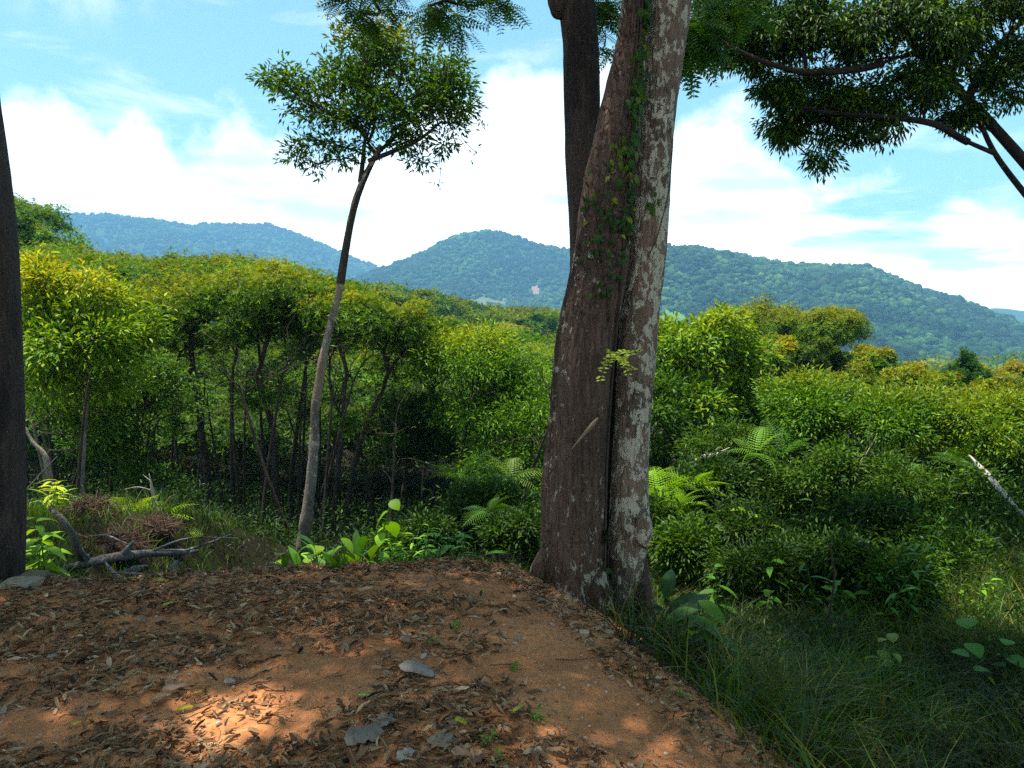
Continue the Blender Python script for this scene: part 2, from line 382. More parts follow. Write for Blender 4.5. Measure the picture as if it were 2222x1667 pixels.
# tubes
def tube(pts, rad, sides=8, cap=True, bumpf=None):
    pts = np.asarray(pts, float); rad = np.broadcast_to(rad, (len(pts),)).astype(float); n = len(pts)
    tan = np.gradient(pts, axis=0); tan = unit(tan)
    ref = np.array([1., 0, 0]) if abs(tan[0][0]) < .8 else np.array([0, 1., 0])
    a = unit(ref-tan[0]*np.dot(ref, tan[0])); U = [a]
    for i in range(1, n):
        a = a-tan[i]*np.dot(a, tan[i]); a = a/max(np.linalg.norm(a), 1e-9); U.append(a)
    U = np.array(U); Wv = np.cross(tan, U); th = np.arange(sides)*2*math.pi/sides
    R = rad[:, None]*np.ones((1, sides))
    if bumpf is not None: R = R*bumpf(np.arange(n)[:, None]*np.ones((1, sides)), th[None]*np.ones((n, 1)), pts)
    V = pts[:, None]+R[..., None]*(np.cos(th)[None, :, None]*U[:, None]+np.sin(th)[None, :, None]*Wv[:, None])
    V = V.reshape(-1, 3); i = np.arange(n-1)[:, None]*sides; j = np.arange(sides)[None]; j2 = (j+1) % sides
    F = np.stack([i+j, i+j2, i+sides+j2, i+sides+j], -1).reshape(-1, 4)
    return V, F
def add_tube(mb, pts, rad, sides=8, col=(.1, .1, .1), bumpf=None, tip=True):
    V, F = tube(pts, rad, sides, bumpf=bumpf); mb.add(V, F, col)
    if tip:
        n = len(pts); e = np.array([(k, (k+1) % sides, sides) for k in range(sides)])
        top = V[-sides:]; mb.add(np.vstack([top, top.mean(0)]), e, col)
def smooth_path(pts, n):
    pts = np.asarray(pts, float); s = np.concatenate([[0], np.cumsum(np.linalg.norm(np.diff(pts, axis=0), axis=1))]); q = np.linspace(0, s[-1], n)
    o = np.stack([np.interp(q, s, pts[:, k]) for k in range(pts.shape[1])], 1)
    for _ in range(3): o[1:-1] = (o[:-2]+2*o[1:-1]+o[2:])/4
    return o
def grow(mb, trunk, r_base, tips, r_tip=.008, sides=6, up=.35, expo=2.3, wob=.04, r_fix=True, seglen=None, r=rng, start=.4, maxk=None):
    """limbs from a trunk polyline to crown tips; returns direction of arrival at each tip"""
    tips = np.asarray(tips); nodes = [np.array(p, float) for p in trunk]; par = [-1]+list(range(len(trunk)-1)); nt = len(trunk)
    s0 = int(nt*start)
    arr = np.array(nodes); order = np.argsort(np.linalg.norm(tips-arr[-1], axis=1)*.7+r.random(len(tips))*.1)
    size = float(np.ptp(tips, axis=0).max()) if len(tips) > 1 else 1.
    seglen = seglen or size/9; depth = [max(0, i-nt) * 1. for i in range(nt)]
    buf = np.zeros((len(nodes)+len(tips)*14, 3)); cost = np.zeros(len(buf)); nb = len(nodes); buf[:nb] = arr; cost[:nb] = np.arange(nt)[::-1]*0.
    dirs = np.zeros((len(tips), 3)); cnt = nb
    for ti in order:
        tp = tips[ti]; dv = tp-buf[s0:cnt]; dist = np.linalg.norm(dv, axis=1)
        low = np.maximum(0, (buf[s0:cnt, 2]-tp[2]))/np.maximum(dist, 1e-6)
        k = s0+int(np.argmin(dist*(1+.9*low)+cost[s0:cnt]*.45))
        p0 = buf[k]; L = np.linalg.norm(tp-p0); m = int(min(12, max(1, round(L/seglen))))
        if par[k] >= 0: d0 = unit(p0-buf[par[k]])
        else: d0 = np.array([0, 0, 1.])
        c1 = p0+(d0*.30+np.array([0, 0, up])*.35)*L
        prev = k; base_c = cost[k]
        for j in range(1, m+1):
            q = j/m; p = (1-q)**2*p0+2*q*(1-q)*c1*1.0+q*q*tp
            if j < m: p = p+r.normal(0, wob*L/m, 3)
            buf[cnt] = p; par.append(prev); cost[cnt] = base_c+L*q; prev = cnt; cnt += 1
        dirs[ti] = unit(buf[prev]-buf[par[prev]])
    N = cnt; rad = np.zeros(N); ch = [[] for _ in range(N)]
    for i in range(1, N): ch[par[i]].append(i)
    acc = np.zeros(N)
    for i in range(N-1, -1, -1):
        acc[i] = acc[i] if ch[i] else r_tip**expo
        if par[i] >= 0: acc[par[i]] += acc[i]
    rad = acc**(1/expo)
    f = r_base[-1]/max(rad[nt-1], 1e-9) if hasattr(r_base, '__len__') else 1
    if hasattr(r_base, '__len__'):
        g = min(1.0, f)
        rad = np.where(rad > r_tip*1.5, r_tip+(rad-r_tip)*g, rad); rad[:nt] = np.maximum(np.asarray(r_base), 0)
    best = [max(c, key=lambda q: acc[q]) if c else -1 for c in ch]
    for i in range(nt-1): best[i] = i+1
    def chain(i):
        out = [i]
        while best[out[-1]] >= 0: out.append(best[out[-1]])
        return out
    starts = [(0, None)]
    for i in range(N):
        for c in ch[i]:
            if c != best[i]: starts.append((c, i))
    for c, p in starts:
        q = chain(c); pp = ([buf[p]] if p is not None else [])+[buf[i] for i in q]
        rr = ([min(rad[p], rad[c]*1.15)] if p is not None else [])+[rad[i] for i in q]
        if len(pp) > 1:
            k = sides if max(rr) > .02 else max(4, sides-2)
            if p is None: k = max(sides, 10)
            add_tube(mb, np.array(pp), np.array(rr), k)
    return dirs
def blob_points(blobs, n, r=rng, shell=.55, flat_bottom=0., clump=7, sig=.20):
    """tips gathered in clumps inside ellipsoids (centre, radii), so a crown has lobes and gaps"""
    w = np.array([b[1][0]*b[1][1]+b[1][0]*b[1][2] for b in blobs]); out = []
    for (c, rd), k in zip(blobs, np.maximum(clump, (n*w/w.sum()).round().astype(int))):
        m = max(1, k//clump); v = unit(r.normal(size=(m, 3))); v[:, 2] = np.where(v[:, 2] < 0, v[:, 2]*(1-flat_bottom), v[:, 2])
        q = (shell+(1.02-shell)*r.random((m, 1))); cc = v*q
        p = np.repeat(cc, clump, 0)+r.normal(size=(m*clump, 3))*sig*(.6+.8*np.repeat(r.random((m, 1)), clump, 0))*np.array([1, 1, .8])
        out.append(np.array(c)+p*np.array(rd))
    return np.concatenate(out)
def pxblob(px, py, rx, ry, Y, ky=1.0, dY=0):
    c = P(px, py, Y+dY); s = Y/F_PX
    return (c, (rx*s, rx*s*ky, ry*s))
def leafcloud(mb, tips, dirs, per, spread, size, tmpl=LEAF, cols=(G_DARK, G_MID, G_LIT), w=(3, 4, 2), tipcol=None, topfrac=.8, upb=.3, droop=.2, r=rng, flat=.7, cull=None, upright=False):
    N = len(tips)*per; t_ = np.repeat(tips, per, 0); dd = np.repeat(dirs, per, 0)
    off = r.normal(size=(N, 3))*np.array([1, 1, flat]); off = unit(off)*(r.random((N, 1))**.5)*spread
    pos = t_+off+dd*spread*.3
    if cull is not None:
        keep = cull(pos); pos, off, dd = pos[keep], off[keep], dd[keep]; N = len(pos)
    d = unit(off)*.8+dd*.4+r.normal(size=(N, 3))*.35+np.array([0, 0, (.9 if upright else -droop)])
    n = np.array([0, 0, 1.])*(1+upb)+r.normal(size=(N, 3))*.65
    if upright: n = r.normal(size=(N, 3))+np.array([0, -.4, .3])
    col = palette(N, cols, w, r)
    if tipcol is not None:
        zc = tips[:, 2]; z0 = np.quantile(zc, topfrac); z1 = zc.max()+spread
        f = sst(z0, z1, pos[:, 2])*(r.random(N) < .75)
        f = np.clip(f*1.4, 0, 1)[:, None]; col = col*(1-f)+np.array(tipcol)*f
    place(mb, tmpl, pos, d, n, size*(.65+.7*r.random(N)), col, .22, r)
GOR = []
def tree(name, label, cat, group, trunk, rads, blobs, ntips, per, spread, size, bark='bark_thin', leafm='leaf', extra=None, rtip=.006, sides=6, up=.35, start=.4, shell=.5, seed=1, flatb=.3, cull=None, npath=14, wob=.04, clump=7, csig=.20, **kw):
    r = np.random.default_rng(seed); tm_ = kw.get('tmpl', LEAF)
    if tm_ is TUFT: size *= .60; per = int(per*1.45)
    else: size *= .68; per = int(per*1.9)
    tp = smooth_path(trunk, npath); rr = np.interp(np.linspace(0, 1, npath), np.linspace(0, 1, len(rads)), rads)
    root = empty(name, tp[0], label, cat, group)
    wd = MB(); tips = blob_points(blobs, ntips, r, shell, flatb, clump, csig)
    dirs = grow(wd, tp, rr, tips, rtip, sides, up, r=r, start=start, wob=wob)
    if extra: extra(wd, root)
    wd.build('trunk', M[bark], root, smooth=True, origin=tp[0])
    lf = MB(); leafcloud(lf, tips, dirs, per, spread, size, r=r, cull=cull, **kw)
    lf.build('crown', M[leafm], root, origin=tp[0])
    return root
# ------------------------------------------------------------------ far hills
import bmesh
def hill(name, label, prof, D, front, zlow, seed, back=120, naz=260, nr=70, patches=(), gul=.30):
    a = np.array([azel(px, py) for px, py in prof]); az_ = np.linspace(a[0, 0], a[-1, 0], naz)
    H = CAM[2]+D*np.tan(np.interp(az_, a[:, 0], a[:, 1]))/np.cos(az_*0)
    k = np.ones(7)/7; Hs = np.convolve(np.pad(H, 3, 'edge'), k, 'valid'); H = Hs
    q = np.concatenate([np.linspace(-1, 0, nr), np.linspace(0, 1, 14)[1:]])
    A, Q = np.meshgrid(az_, q); HH = np.broadcast_to(H, A.shape)
    R = D+np.where(Q < 0, Q*front, Q*back)
    x = R*np.sin(A); y = R*np.cos(A)
    tt = np.where(Q < 0, 1+Q, 1-Q*.9); prof_ = np.where(Q < 0, tt**1.15, tt**2)
    ny = fbm(x/(front*.28), y/(front*.28), seed, 5)
    z = zlow+(HH-zlow)*prof_+ny*(HH-zlow)*gul*4*np.clip(tt*(1-tt)*2.2, 0, 1)*np.where(Q > 0, .2, 1)
    V = np.stack([x, y, z], -1).reshape(-1, 3); nx = naz; n2 = len(q)
    i = (np.arange(nx-1)[None]+np.arange(n2-1)[:, None]*nx).ravel(); F = np.stack([i, i+1, i+1+nx, i+nx], 1)
    o = MB().add(V, F, (.04, .09, .02)).build(name, M['hill'], smooth=True)
    tag(o, label, kind='structure')
    return dict(A=az_, q=q, Z=z, x=x, y=y, D=D, front=front)
def ico(sub, seed, lump=.25, flat=.75):
    bm = bmesh.new(); bmesh.ops.create_icosphere(bm, subdivisions=sub, radius=1)
    V = np.array([v.co[:] for v in bm.verts]); F = np.array([[v.index for v in f.verts] for f in bm.faces]); bm.free()
    r = np.random.default_rng(seed); V = V*(1+r.normal(0, lump*.5, (len(V), 1)))
    V[:, 2] *= flat; V[:, 2] = np.where(V[:, 2] < 0, V[:, 2]*.8, V[:, 2]); return V, F
def bake_blobs(mb, P_, rad, cols, temps, r):
    for k, (tv, tf) in enumerate(temps):
        m = np.arange(len(P_)) % len(temps) == k; p = P_[m]; rr = rad[m]; c = cols[m]
        a = r.random(len(p))*6.283; ca, sa = np.cos(a), np.sin(a)
        hh = (.8+.9*r.random(len(p)))
        x = tv[None, :, 0]*ca[:, None]-tv[None, :, 1]*sa[:, None]; y = tv[None, :, 0]*sa[:, None]+tv[None, :, 1]*ca[:, None]; z = tv[None, :, 2]*hh[:, None]
        V = p[:, None]+np.stack([x, y, z], -1)*rr[:, None, None]
        F = tf[None]+(np.arange(len(p))*len(tv))[:, None, None]
        sh = .6+.8*r.random((len(p)*len(tv), 1))
        mb.add(V.reshape(-1, 3), F.reshape(-1, 3), np.repeat(c, len(tv), 0)*sh)
ICO = [ico(2, k, .26) for k in range(6)]
def hill_forest(name, label, h, n, rad, seed, clear=None, pal=None, bias=1.3, qmin=-1):
    r = np.random.default_rng(seed); nq = len(h['q'])
    ia = r.random(n*2)*(len(h['A'])-1.01); qv = -np.abs(r.random(n*2)**bias)*abs(qmin); qv[:n//14] = r.uniform(-.01, .02, n//14)
    iq = np.interp(qv, h['q'], np.arange(nq)); a0 = ia.astype(int); q0 = np.minimum(iq.astype(int), nq-2); fa = ia-a0; fq = iq-q0
    def bi(G): return (G[q0, a0]*(1-fa)+G[q0, a0+1]*fa)*(1-fq)+(G[q0+1, a0]*(1-fa)+G[q0+1, a0+1]*fa)*fq
    p = np.stack([bi(h['x']), bi(h['y']), bi(h['Z'])], 1)
    if clear is not None: p = p[clear(p)]
    p = p[:n]
    pal = pal or ([(.012, .038, .012), (.022, .062, .016), (.038, .09, .022), (.06, .11, .03)], [3, 4, 2, .7])
    mb = MB(); rr = rad*(.4+.75*r.random(len(p))**1.4+.5*(r.random(len(p)) < .05)); p[:, 2] += rr*.35
    pt_ = fbm(p[:, 0]/(rad*16), p[:, 1]/(rad*16), seed+3, 4)*2.2; cl_ = palette(len(p), *pal, r)*(1+r.normal(0, .2, (len(p), 1)))*np.clip(1+pt_[:, None]*1.6, .35, 2.4)*(1+np.clip(pt_[:, None], 0, 1)*np.array([.6, .2, -.2]))
    bake_blobs(mb, p, rr, cl_, ICO, r)
    tag(mb.build(name, M['farcanopy'], smooth=False), label, 'forest', kind='stuff')
hl = hill('mountain', 'long blue forested mountain ridge under the cloud bank, beyond the slim tree', [(-700, 470), (-200, 462), (60, 462), (90, 460), (150, 466), (240, 468), (330, 478), (400, 488), (500, 489), (590, 490), (650, 512), (700, 532), (760, 558), (830, 588), (900, 610), (1100, 660)], 2300, 1000, -66, 4, naz=420)
hill_forest('mountain_forest', 'hazy blue forest covering the far mountain ridge', hl, 20000, 5.0, 11)
hm = hill('hill', 'rounded wooded hill with a domed top and a small pink clearing', [(560, 690), (700, 640), (760, 612), (820, 588), (870, 572), (930, 545), (990, 515), (1060, 505), (1100, 510), (1150, 530), (1230, 545), (1300, 560), (1400, 590), (1600, 660)], 1500, 800, -62, 8, naz=320)
hr = hill('hill_slope', 'broad dark wooded hillside falling away to the open valley', [(1150, 790), (1210, 710), (1270, 640), (1330, 585), (1390, 556), (1440, 543), (1500, 540), (1560, 550), (1620, 562), (1720, 578), (1800, 581), (1870, 582), (1930, 602), (1990, 628), (2060, 650), (2120, 670), (2222, 712), (2400, 760), (2700, 800)], 1050, 620, -62, 15, naz=420)
def off_px(p, px, py, rx, ry):
    X_, Y_, Z_ = p[:, 0], p[:, 1], p[:, 2]-CAM[2]
    c, s = math.cos(PITCH), math.sin(PITCH); dep = Y_*c-Z_*s; up_ = Z_*c+Y_*s
    return (((1111+F_PX*X_/dep)-px)/rx)**2+(((833.5-F_PX*up_/dep)-py)/ry)**2 > 1
hill_forest('hill_forest', 'blue green forest covering the domed hill', hm, 15000, 4.6, 12, clear=lambda p: off_px(p, 1162, 634, 12, 12) & off_px(p, 1045, 664, 60, 14))
hill_forest('slope_forest', 'dense dark forest covering the broad hillside', hr, 19000, 3.9, 13, clear=lambda p: off_px(p, 1462, 708, 34, 30))
hf = hill('distant_peak', 'small pale blue peak showing past the end of the hillside', [(1880, 680), (1950, 650), (1980, 632), (2005, 623), (2022, 626), (2060, 645), (2150, 690)], 2560, 110, -66, 3, naz=60, nr=20)
hg = hill('distant_ridge', 'faint pale ridge low on the horizon past the hillside', [(2000, 700), (2100, 680), (2140, 669), (2175, 668), (2222, 676), (2400, 690), (2700, 700)], 2480, 300, -66, 5, naz=80, nr=20)
def clearing(name, label, px, py, rx, ry, h, col, D0):
    # ground patch draped on the hill front, found from the hill grid
    d = ray(px, py); best = None
    X_, Y_, Z_ = h['x'], h['y'], h['Z']; c, s = math.cos(PITCH), math.sin(PITCH)
    dep = Y_*c-(Z_-CAM[2])*s; u_ = 1111+F_PX*X_/dep; v_ = 833.5-F_PX*((Z_-CAM[2])*c+Y_*s)/dep
    m = ((u_-px)/rx)**2+((v_-py)/ry)**2+fbm(X_/9, Y_/9, 3)*.8
    nq, na = X_.shape; F = []; 
    for i in range(nq-1):
        for j in range(na-1):
            if m[i, j] < 1.2 and h['q'][i] < 0: F.append((i*na+j, i*na+j+1, (i+1)*na+j+1, (i+1)*na+j))
    if not F: return
    F = np.array(F); V = np.stack([X_, Y_, Z_+.8], -1).reshape(-1, 3); used, inv = np.unique(F, return_inverse=True)
    o = MB().add(V[used], inv.reshape(F.shape), col).build(name, M['stone'], smooth=True); tag(o, label, kind='structure')
clearing('bare_earth_land', 'pinkish bare earth clearing on the domed hill', 1162, 630, 11, 10, hm, (.26, .17, .12), 0)
clearing('grassy_clearing_land', 'bright green grassy clearing at the foot of the hillside', 1462, 700, 34, 20, hr, (.09, .19, .04), 0)
clearing('pale_clearing_land', 'pale dry clearing low on the domed hill', 1045, 655, 60, 9, hm, (.12, .15, .07), 0)

# ------------------------------------------------------------------ middle distance canopy (one mass) and single crowns
def carpet(name, label, pts, n, rad, zoff, seed, leaf, tips, per, pal, w, tipc):
    """a continuous canopy: domes side by side over the polygon of (x,y,ztop) control points"""
    r = np.random.default_rng(seed); pts = np.array(pts, float); mb = MB(); P_ = []
    t0, t1 = pts.min(0), pts.max(0)
    while len(P_) < n:
        a, b = r.random(2); q = r.integers(len(pts)-1)
        p = pts[q]*(1-a)+pts[q+1]*a+np.array([r.normal(0, 1)*zoff[0], r.normal(0, 1)*zoff[1], r.normal(0, .5)*zoff[2]]); P_.append(p)
    P_ = np.array(P_); return P_
def canopy(name, label, centres, rad, seed, per_dome, leaf, cols, w, tipc, dome=.55, topfrac=.45, tmpl=TUFT, stems=True):
    r = np.random.default_rng(seed); mb = MB(); c = np.asarray(centres); n = len(c)
    rr = rad*(.7+.6*r.random(n)); N = n*per_dome
    K_ = 15; ck = unit(r.normal(size=(n, K_, 3))); ck[..., 2] = np.abs(ck[..., 2]); ki = r.integers(K_, size=N); v = ck[np.repeat(np.arange(n), per_dome), ki]+r.normal(size=(N, 3))*.17; sc_ = np.linalg.norm(v, axis=1, keepdims=True); v = v/sc_**.5; v[:, 2] -= .12
    R = np.repeat(rr, per_dome)[:, None]; cc = np.repeat(c, per_dome, 0)
    lump = 1+.16*np.sin(v[:, :1]*7+cc[:, :1])*np.cos(v[:, 1:2]*6+cc[:, 1:2])
    sh = .80+.22*r.random((N, 1))**.6
    p = cc+v*R*np.array([1, 1, dome])*lump*sh
    d = v*.7+np.array([0, 0, 1.])+r.normal(size=(N, 3))*.3; nn = r.normal(size=(N, 3))+np.array([0, -.3, .2])
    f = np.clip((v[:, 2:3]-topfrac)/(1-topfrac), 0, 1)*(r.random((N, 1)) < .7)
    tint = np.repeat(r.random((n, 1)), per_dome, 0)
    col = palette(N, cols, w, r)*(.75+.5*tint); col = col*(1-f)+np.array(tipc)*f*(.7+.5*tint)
    place(mb, tmpl, p, d, nn, leaf*(.7+.6*r.random(N)), col, .2, r)
    # branches and dark inner mass under each dome
    for q in range(n if stems else 0):
        b = c[q]-np.array([0, 0, rr[q]*.1]); g = np.array([b[0]+r.normal()*.3, b[1]+r.normal()*.3, min(tz(b[0], b[1]), b[2]-rr[q])])
        add_tube(mb, np.array([g, (g+b)/2+r.normal(0, .15, 3), b]), np.array([.1, .07, .04])*rr[q]/2, 5, (.035, .028, .02), tip=False)
        for k in range(4):
            e = b+unit(r.normal(size=3)+np.array([0, 0, .6]))*rr[q]*.7*np.array([1, 1, .5]); s_ = g+(b-g)*r.uniform(.45, .9)
            add_tube(mb, np.array([s_, (s_+e)/2+np.array([0, 0, .1]), e]), np.array([.04, .03, .015])*rr[q]/2, 4, (.035, .028, .02), tip=False)
    return tag(mb.build(name, M['leaf']), label, 'canopy', kind='stuff')
def topline(line, Y0, Y1, n, r, drop=0., x_j=0):
    """crown tops following a skyline given in the photo at depth Y0, falling back/forward to Y1"""
    a = np.array(line, float); out = []
    for _ in range(n):
        px = r.uniform(a[0, 0], a[-1, 0]); py = np.interp(px, a[:, 0], a[:, 1]); f = r.random(); Y = Y0+(Y1-Y0)*f
        p = P(px, py, Y); p[2] -= drop*f*abs(Y1-Y0); out.append(p)
    return np.array(out)
r5 = np.random.default_rng(55)
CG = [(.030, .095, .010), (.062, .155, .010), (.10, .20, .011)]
# behind the thin trunks: carpet rolling from upper left down to the big tree
c1 = topline([(30, 590), (120, 570), (200, 592), (330, 604), (440, 600), (620, 612), (700, 650), (760, 690)], 32, 26, 46, r5, .10)
c2 = topline([(700, 668), (780, 690), (860, 705), (960, 722), (1060, 740), (1150, 762), (1210, 768), (1300, 775)], 42, 24, 70, r5, .12)
c3 = np.vstack([topline([(60, 900), (400, 885), (600, 880), (800, 890), (1050, 905)], 29, 24, 40, r5, .0), topline([(60, 960), (400, 950), (800, 950), (1150, 960)], 24, 21, 34, r5, .0)])
c6 = np.vstack([topline([(40, 745), (300, 755), (600, 770), (850, 780), (1200, 830)], 56, 40, 70, r5, .0), topline([(40, 825), (600, 828), (1200, 850)], 40, 33, 60, r5, .0)])
CG_SHADE = [tuple(v*.7 for v in c_) for c_ in CG]  # canopy greens darkened: shade between the stems painted into the leaf colour
canopy('hollow_canopy', 'low shaded green canopy in the hollow between the thin stems', c3, 1.75, 9, 1100, .125, CG_SHADE, (4, 4, 1), (.05, .085, .006), .5, .66, stems=False)
canopy('far_canopy', 'dim green canopy glimpsed between the stems of the thin trees', c6, 2.6, 8, 420, .22, CG_SHADE, (3, 4, 1.5), (.06, .09, .006), .5, .66, stems=False)
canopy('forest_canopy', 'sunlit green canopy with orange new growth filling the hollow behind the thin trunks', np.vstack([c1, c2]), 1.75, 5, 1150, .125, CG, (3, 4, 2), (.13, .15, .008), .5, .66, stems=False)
c4 = topline([(1640, 790), (1750, 792), (1850, 800), (1930, 812), (2020, 822), (2100, 850), (2222, 905), (2400, 980)], 44, 30, 60, r5, .11)
c5 = topline([(1400, 760), (1500, 775), (1640, 800), (1750, 830), (1900, 870), (2050, 890), (2250, 960)], 30, 22, 30, r5, .13)
canopy('hillside_canopy', 'rolling canopy with orange tips below the umbrella crowned trees', np.vstack([c4, c5]), 1.7, 6, 1100, .125, CG, (3, 4, 2), (.115, .135, .007), .5, .66)
c7 = topline([(740, 645), (850, 645), (930, 662), (1050, 695), (1200, 700), (1300, 715), (1420, 740)], 125, 90, 85, r5, .05)
canopy('valley_canopy', 'layered dark and light treetops across the valley left of the huge tree', c7, 4.2, 18, 420, .5, [(.018, .065, .010), (.035, .10, .010), (.07, .15, .012)], (4, 3, 2), (.12, .15, .01), .5, .6, stems=False)
# a belt of distant woodland between the near canopy and the hills
rb = np.random.default_rng(61); nb = 900
bx = rb.uniform(-130, 190, nb); by = rb.uniform(150, 460, nb); bx = bx*by/200
bz = np.interp(by, [0, 100, 180, 260, 420], [-6, -9.5, -13, -26, -46])+rb.normal(0, 1.2, nb)
mbw = MB(); bake_blobs(mbw, np.stack([bx, by, bz-1], 1), 2.6+1.6*rb.random(nb), palette(nb, [(.03, .09, .012), (.06, .14, .015), (.08, .14, .02), (.11, .13, .02)], (3, 4, 2, 1), rb), [ico(3, 30+k, .22, .55) for k in range(4)], rb)
pp = np.stack([bx, by, bz], 1); npd = 70; vv = unit(rb.normal(size=(nb*npd, 3))); vv[:, 2] = np.abs(vv[:, 2])*.6
place(mbw, TUFT, np.repeat(pp, npd, 0)+vv*5.4, vv+np.array([0, 0, .6]), rb.normal(size=vv.shape), .8, palette(nb*npd, [(.03, .09, .012), (.06, .14, .015), (.10, .18, .02), (.2, .17, .02)], (3, 4, 2, 1), rb), .2, rb)
tag(mbw.build('valley_woods', M['leaf']), 'wooded valley floor between the near canopy and the hills', 'woodland', kind='stuff')
# ------------------------------------------------------------------ umbrella crowned trees beyond the canopy
def umbrella(px, py, rx, ry, Y, seed, label, cols=((.03, .10, .016), (.055, .14, .018), (.08, .17, .02)), tipc=None, leaf=.24, ntips=60, per=26, group=None, base=6.0, name='umbrella_tree', trunkx=0, cat='tree', thick=1.0):
    s = Y/F_PX; c = P(px, py+ry, Y); r = np.random.default_rng(seed)
    bl = []
    for k in range(7):
        a = r.uniform(-1, 1)*(1 if k > 1 else .3); bl.append((c+np.array([a*rx*s*.62, r.uniform(-.4, .4)*rx*s, (1-abs(a))*ry*s*.4-.12*ry*s+r.normal()*ry*s*.08]), np.array([rx*s*.45, rx*s*.45, ry*s*.66*thick])*r.uniform(.7, 1.1)))
    g = c+np.array([trunkx*s, 0, -base]); g[2] = min(g[2], c[2]-base)
    tr = [g, g*.5+c*.5+r.normal(0, .15, 3), c-np.array([0, 0, ry*s*.9])]
    return tree(name, label, cat, group, tr, [.022*rx*s+.05, .018*rx*s+.03, .012*rx*s+.02], bl, ntips, per, rx*s*.17, leaf, seed=seed, rtip=.012*Y/40, cols=cols, w=(3, 4, 2), tipcol=tipc, topfrac=.55, flatb=.5, upright=True, tmpl=TUFT, start=.5, csig=.26)
DKG = ((.016, .06, .014), (.028, .085, .018), (.04, .11, .02))
umb = [(775, 628, 42, 26, 130, DKG, None, 'dark spreading crown rising just right of the slim trunk above the canopy'),
       (845, 632, 62, 30, 120, None, None, 'green domed crown, second of the row under the domed hill'),
       (925, 652, 48, 30, 125, DKG, None, 'narrow dark crown between two wider green ones under the hill'),
       (985, 650, 40, 20, 150, None, None, 'small flat green crown furthest up the valley below the domed hill'),
       (1010, 668, 58, 26, 115, None, (.22, .2, .02), 'yellowish flat topped crown in the valley row'),
       (1050, 690, 70, 26, 105, None, (.18, .2, .02), 'wide layered crown whose tips turn gold in the valley row'),
       (1140, 688, 50, 26, 110, None, None, 'flat pale green crown beside the dark one next to the big trunk'),
       (1170, 686, 58, 32, 92, DKG, None, 'dark green crown touching the left edge of the big double trunk'),
       (880, 672, 50, 22, 100, None, (.2, .2, .02), 'low light green crown in front of the domed one'),
       (1100, 712, 60, 20, 85, None, (.22, .2, .02), 'low golden crown at the foot of the valley row')]
for i, (px, py, rx, ry, Yd, cl, tc_, lb) in enumerate(umb):
    umbrella(px, py, rx, ry, Yd, 300+i, lb, cols=cl or ((.035, .105, .016), (.06, .14, .018), (.09, .17, .02)), tipc=tc_, leaf=.55, ntips=120, per=24, group='umbrella crowned trees across the valley')
umbrella(715, 600, 11, 16, 60, 330, 'lone wispy sapling poking above the canopy beside the slim trunk', leaf=.3, ntips=16, per=10, name='sapling_tree')
umbrella(1665, 672, 130, 76, 32, 331, 'dark olive umbrella crowned tree standing above the thicket before the hillside', cols=((.03, .085, .012), (.055, .125, .012), (.09, .16, .014)), tipc=(.14, .17, .012), leaf=.17, ntips=620, per=38, base=5, trunkx=60, thick=1.25)
umbrella(1808, 672, 100, 54, 30, 332, 'wide flat crown with golden top, its bare stems showing below against the hillside', cols=((.04, .11, .012), (.08, .16, .014), (.13, .2, .014)), tipc=(.15, .175, .012), leaf=.17, ntips=520, per=34, base=5, trunkx=-40, thick=1.2)
umbrella(2085, 768, 56, 50, 26, 333, 'dense dark green bush tree standing proud of the golden canopy', cols=((.016, .06, .014), (.026, .085, .018), (.04, .11, .02)), leaf=.12, ntips=120, per=30, base=3, name='bush_tree', thick=1.2)
umbrella(2185, 778, 85, 50, 34, 334, 'golden crowned tree at the right edge in front of the hillside', cols=((.06, .12, .012), (.12, .18, .015), (.2, .2, .015)), tipc=(.20, .19, .013), leaf=.15, ntips=150, per=28, base=4)
def domed(name, label, line, Ya, Yb, n, rad, seed, per=520, leaf=.15, tipc=(.12, .16, .010)):
    r = np.random.default_rng(seed); c = topline(line, Ya, Yb, n, r, .05); c[:, 2] -= rad*.5; b = c.mean(0); b[2] = tz(b[0], b[1]); root = empty(name, b, label, 'tree')
    extra = c+r.normal(0, 1, c.shape)*np.array([.8, .8, 0])-np.array([0, 0, rad*.9]); o = canopy('crown', None, np.vstack([c, extra]), rad, seed, per, leaf, CG, (4, 4, 1), tipc, .7, .6, stems=False)
    del o['kind']; del o['category']; o.parent = root; o.location = -b
    mb = MB(); top = c.mean(0); add_tube(mb, smooth_path([b-(0, 0, .3), (b+top)/2, top], 10), np.linspace(.28, .12, 10), 10); mb.build('trunk', M['bark_thin'], root, smooth=True, origin=b); return root
domed('domed_tree', 'tall dark green domed tree behind the dark trunk at the left edge', [(-60, 425), (30, 432), (70, 455), (105, 490), (130, 525), (140, 545)], 42, 38, 16, 1.7, 335)
domed('domed_tree', 'broad green crown at the foot of the tall domed tree', [(40, 545), (100, 545), (160, 552), (215, 580), (250, 600)], 36, 33, 13, 1.4, 336)

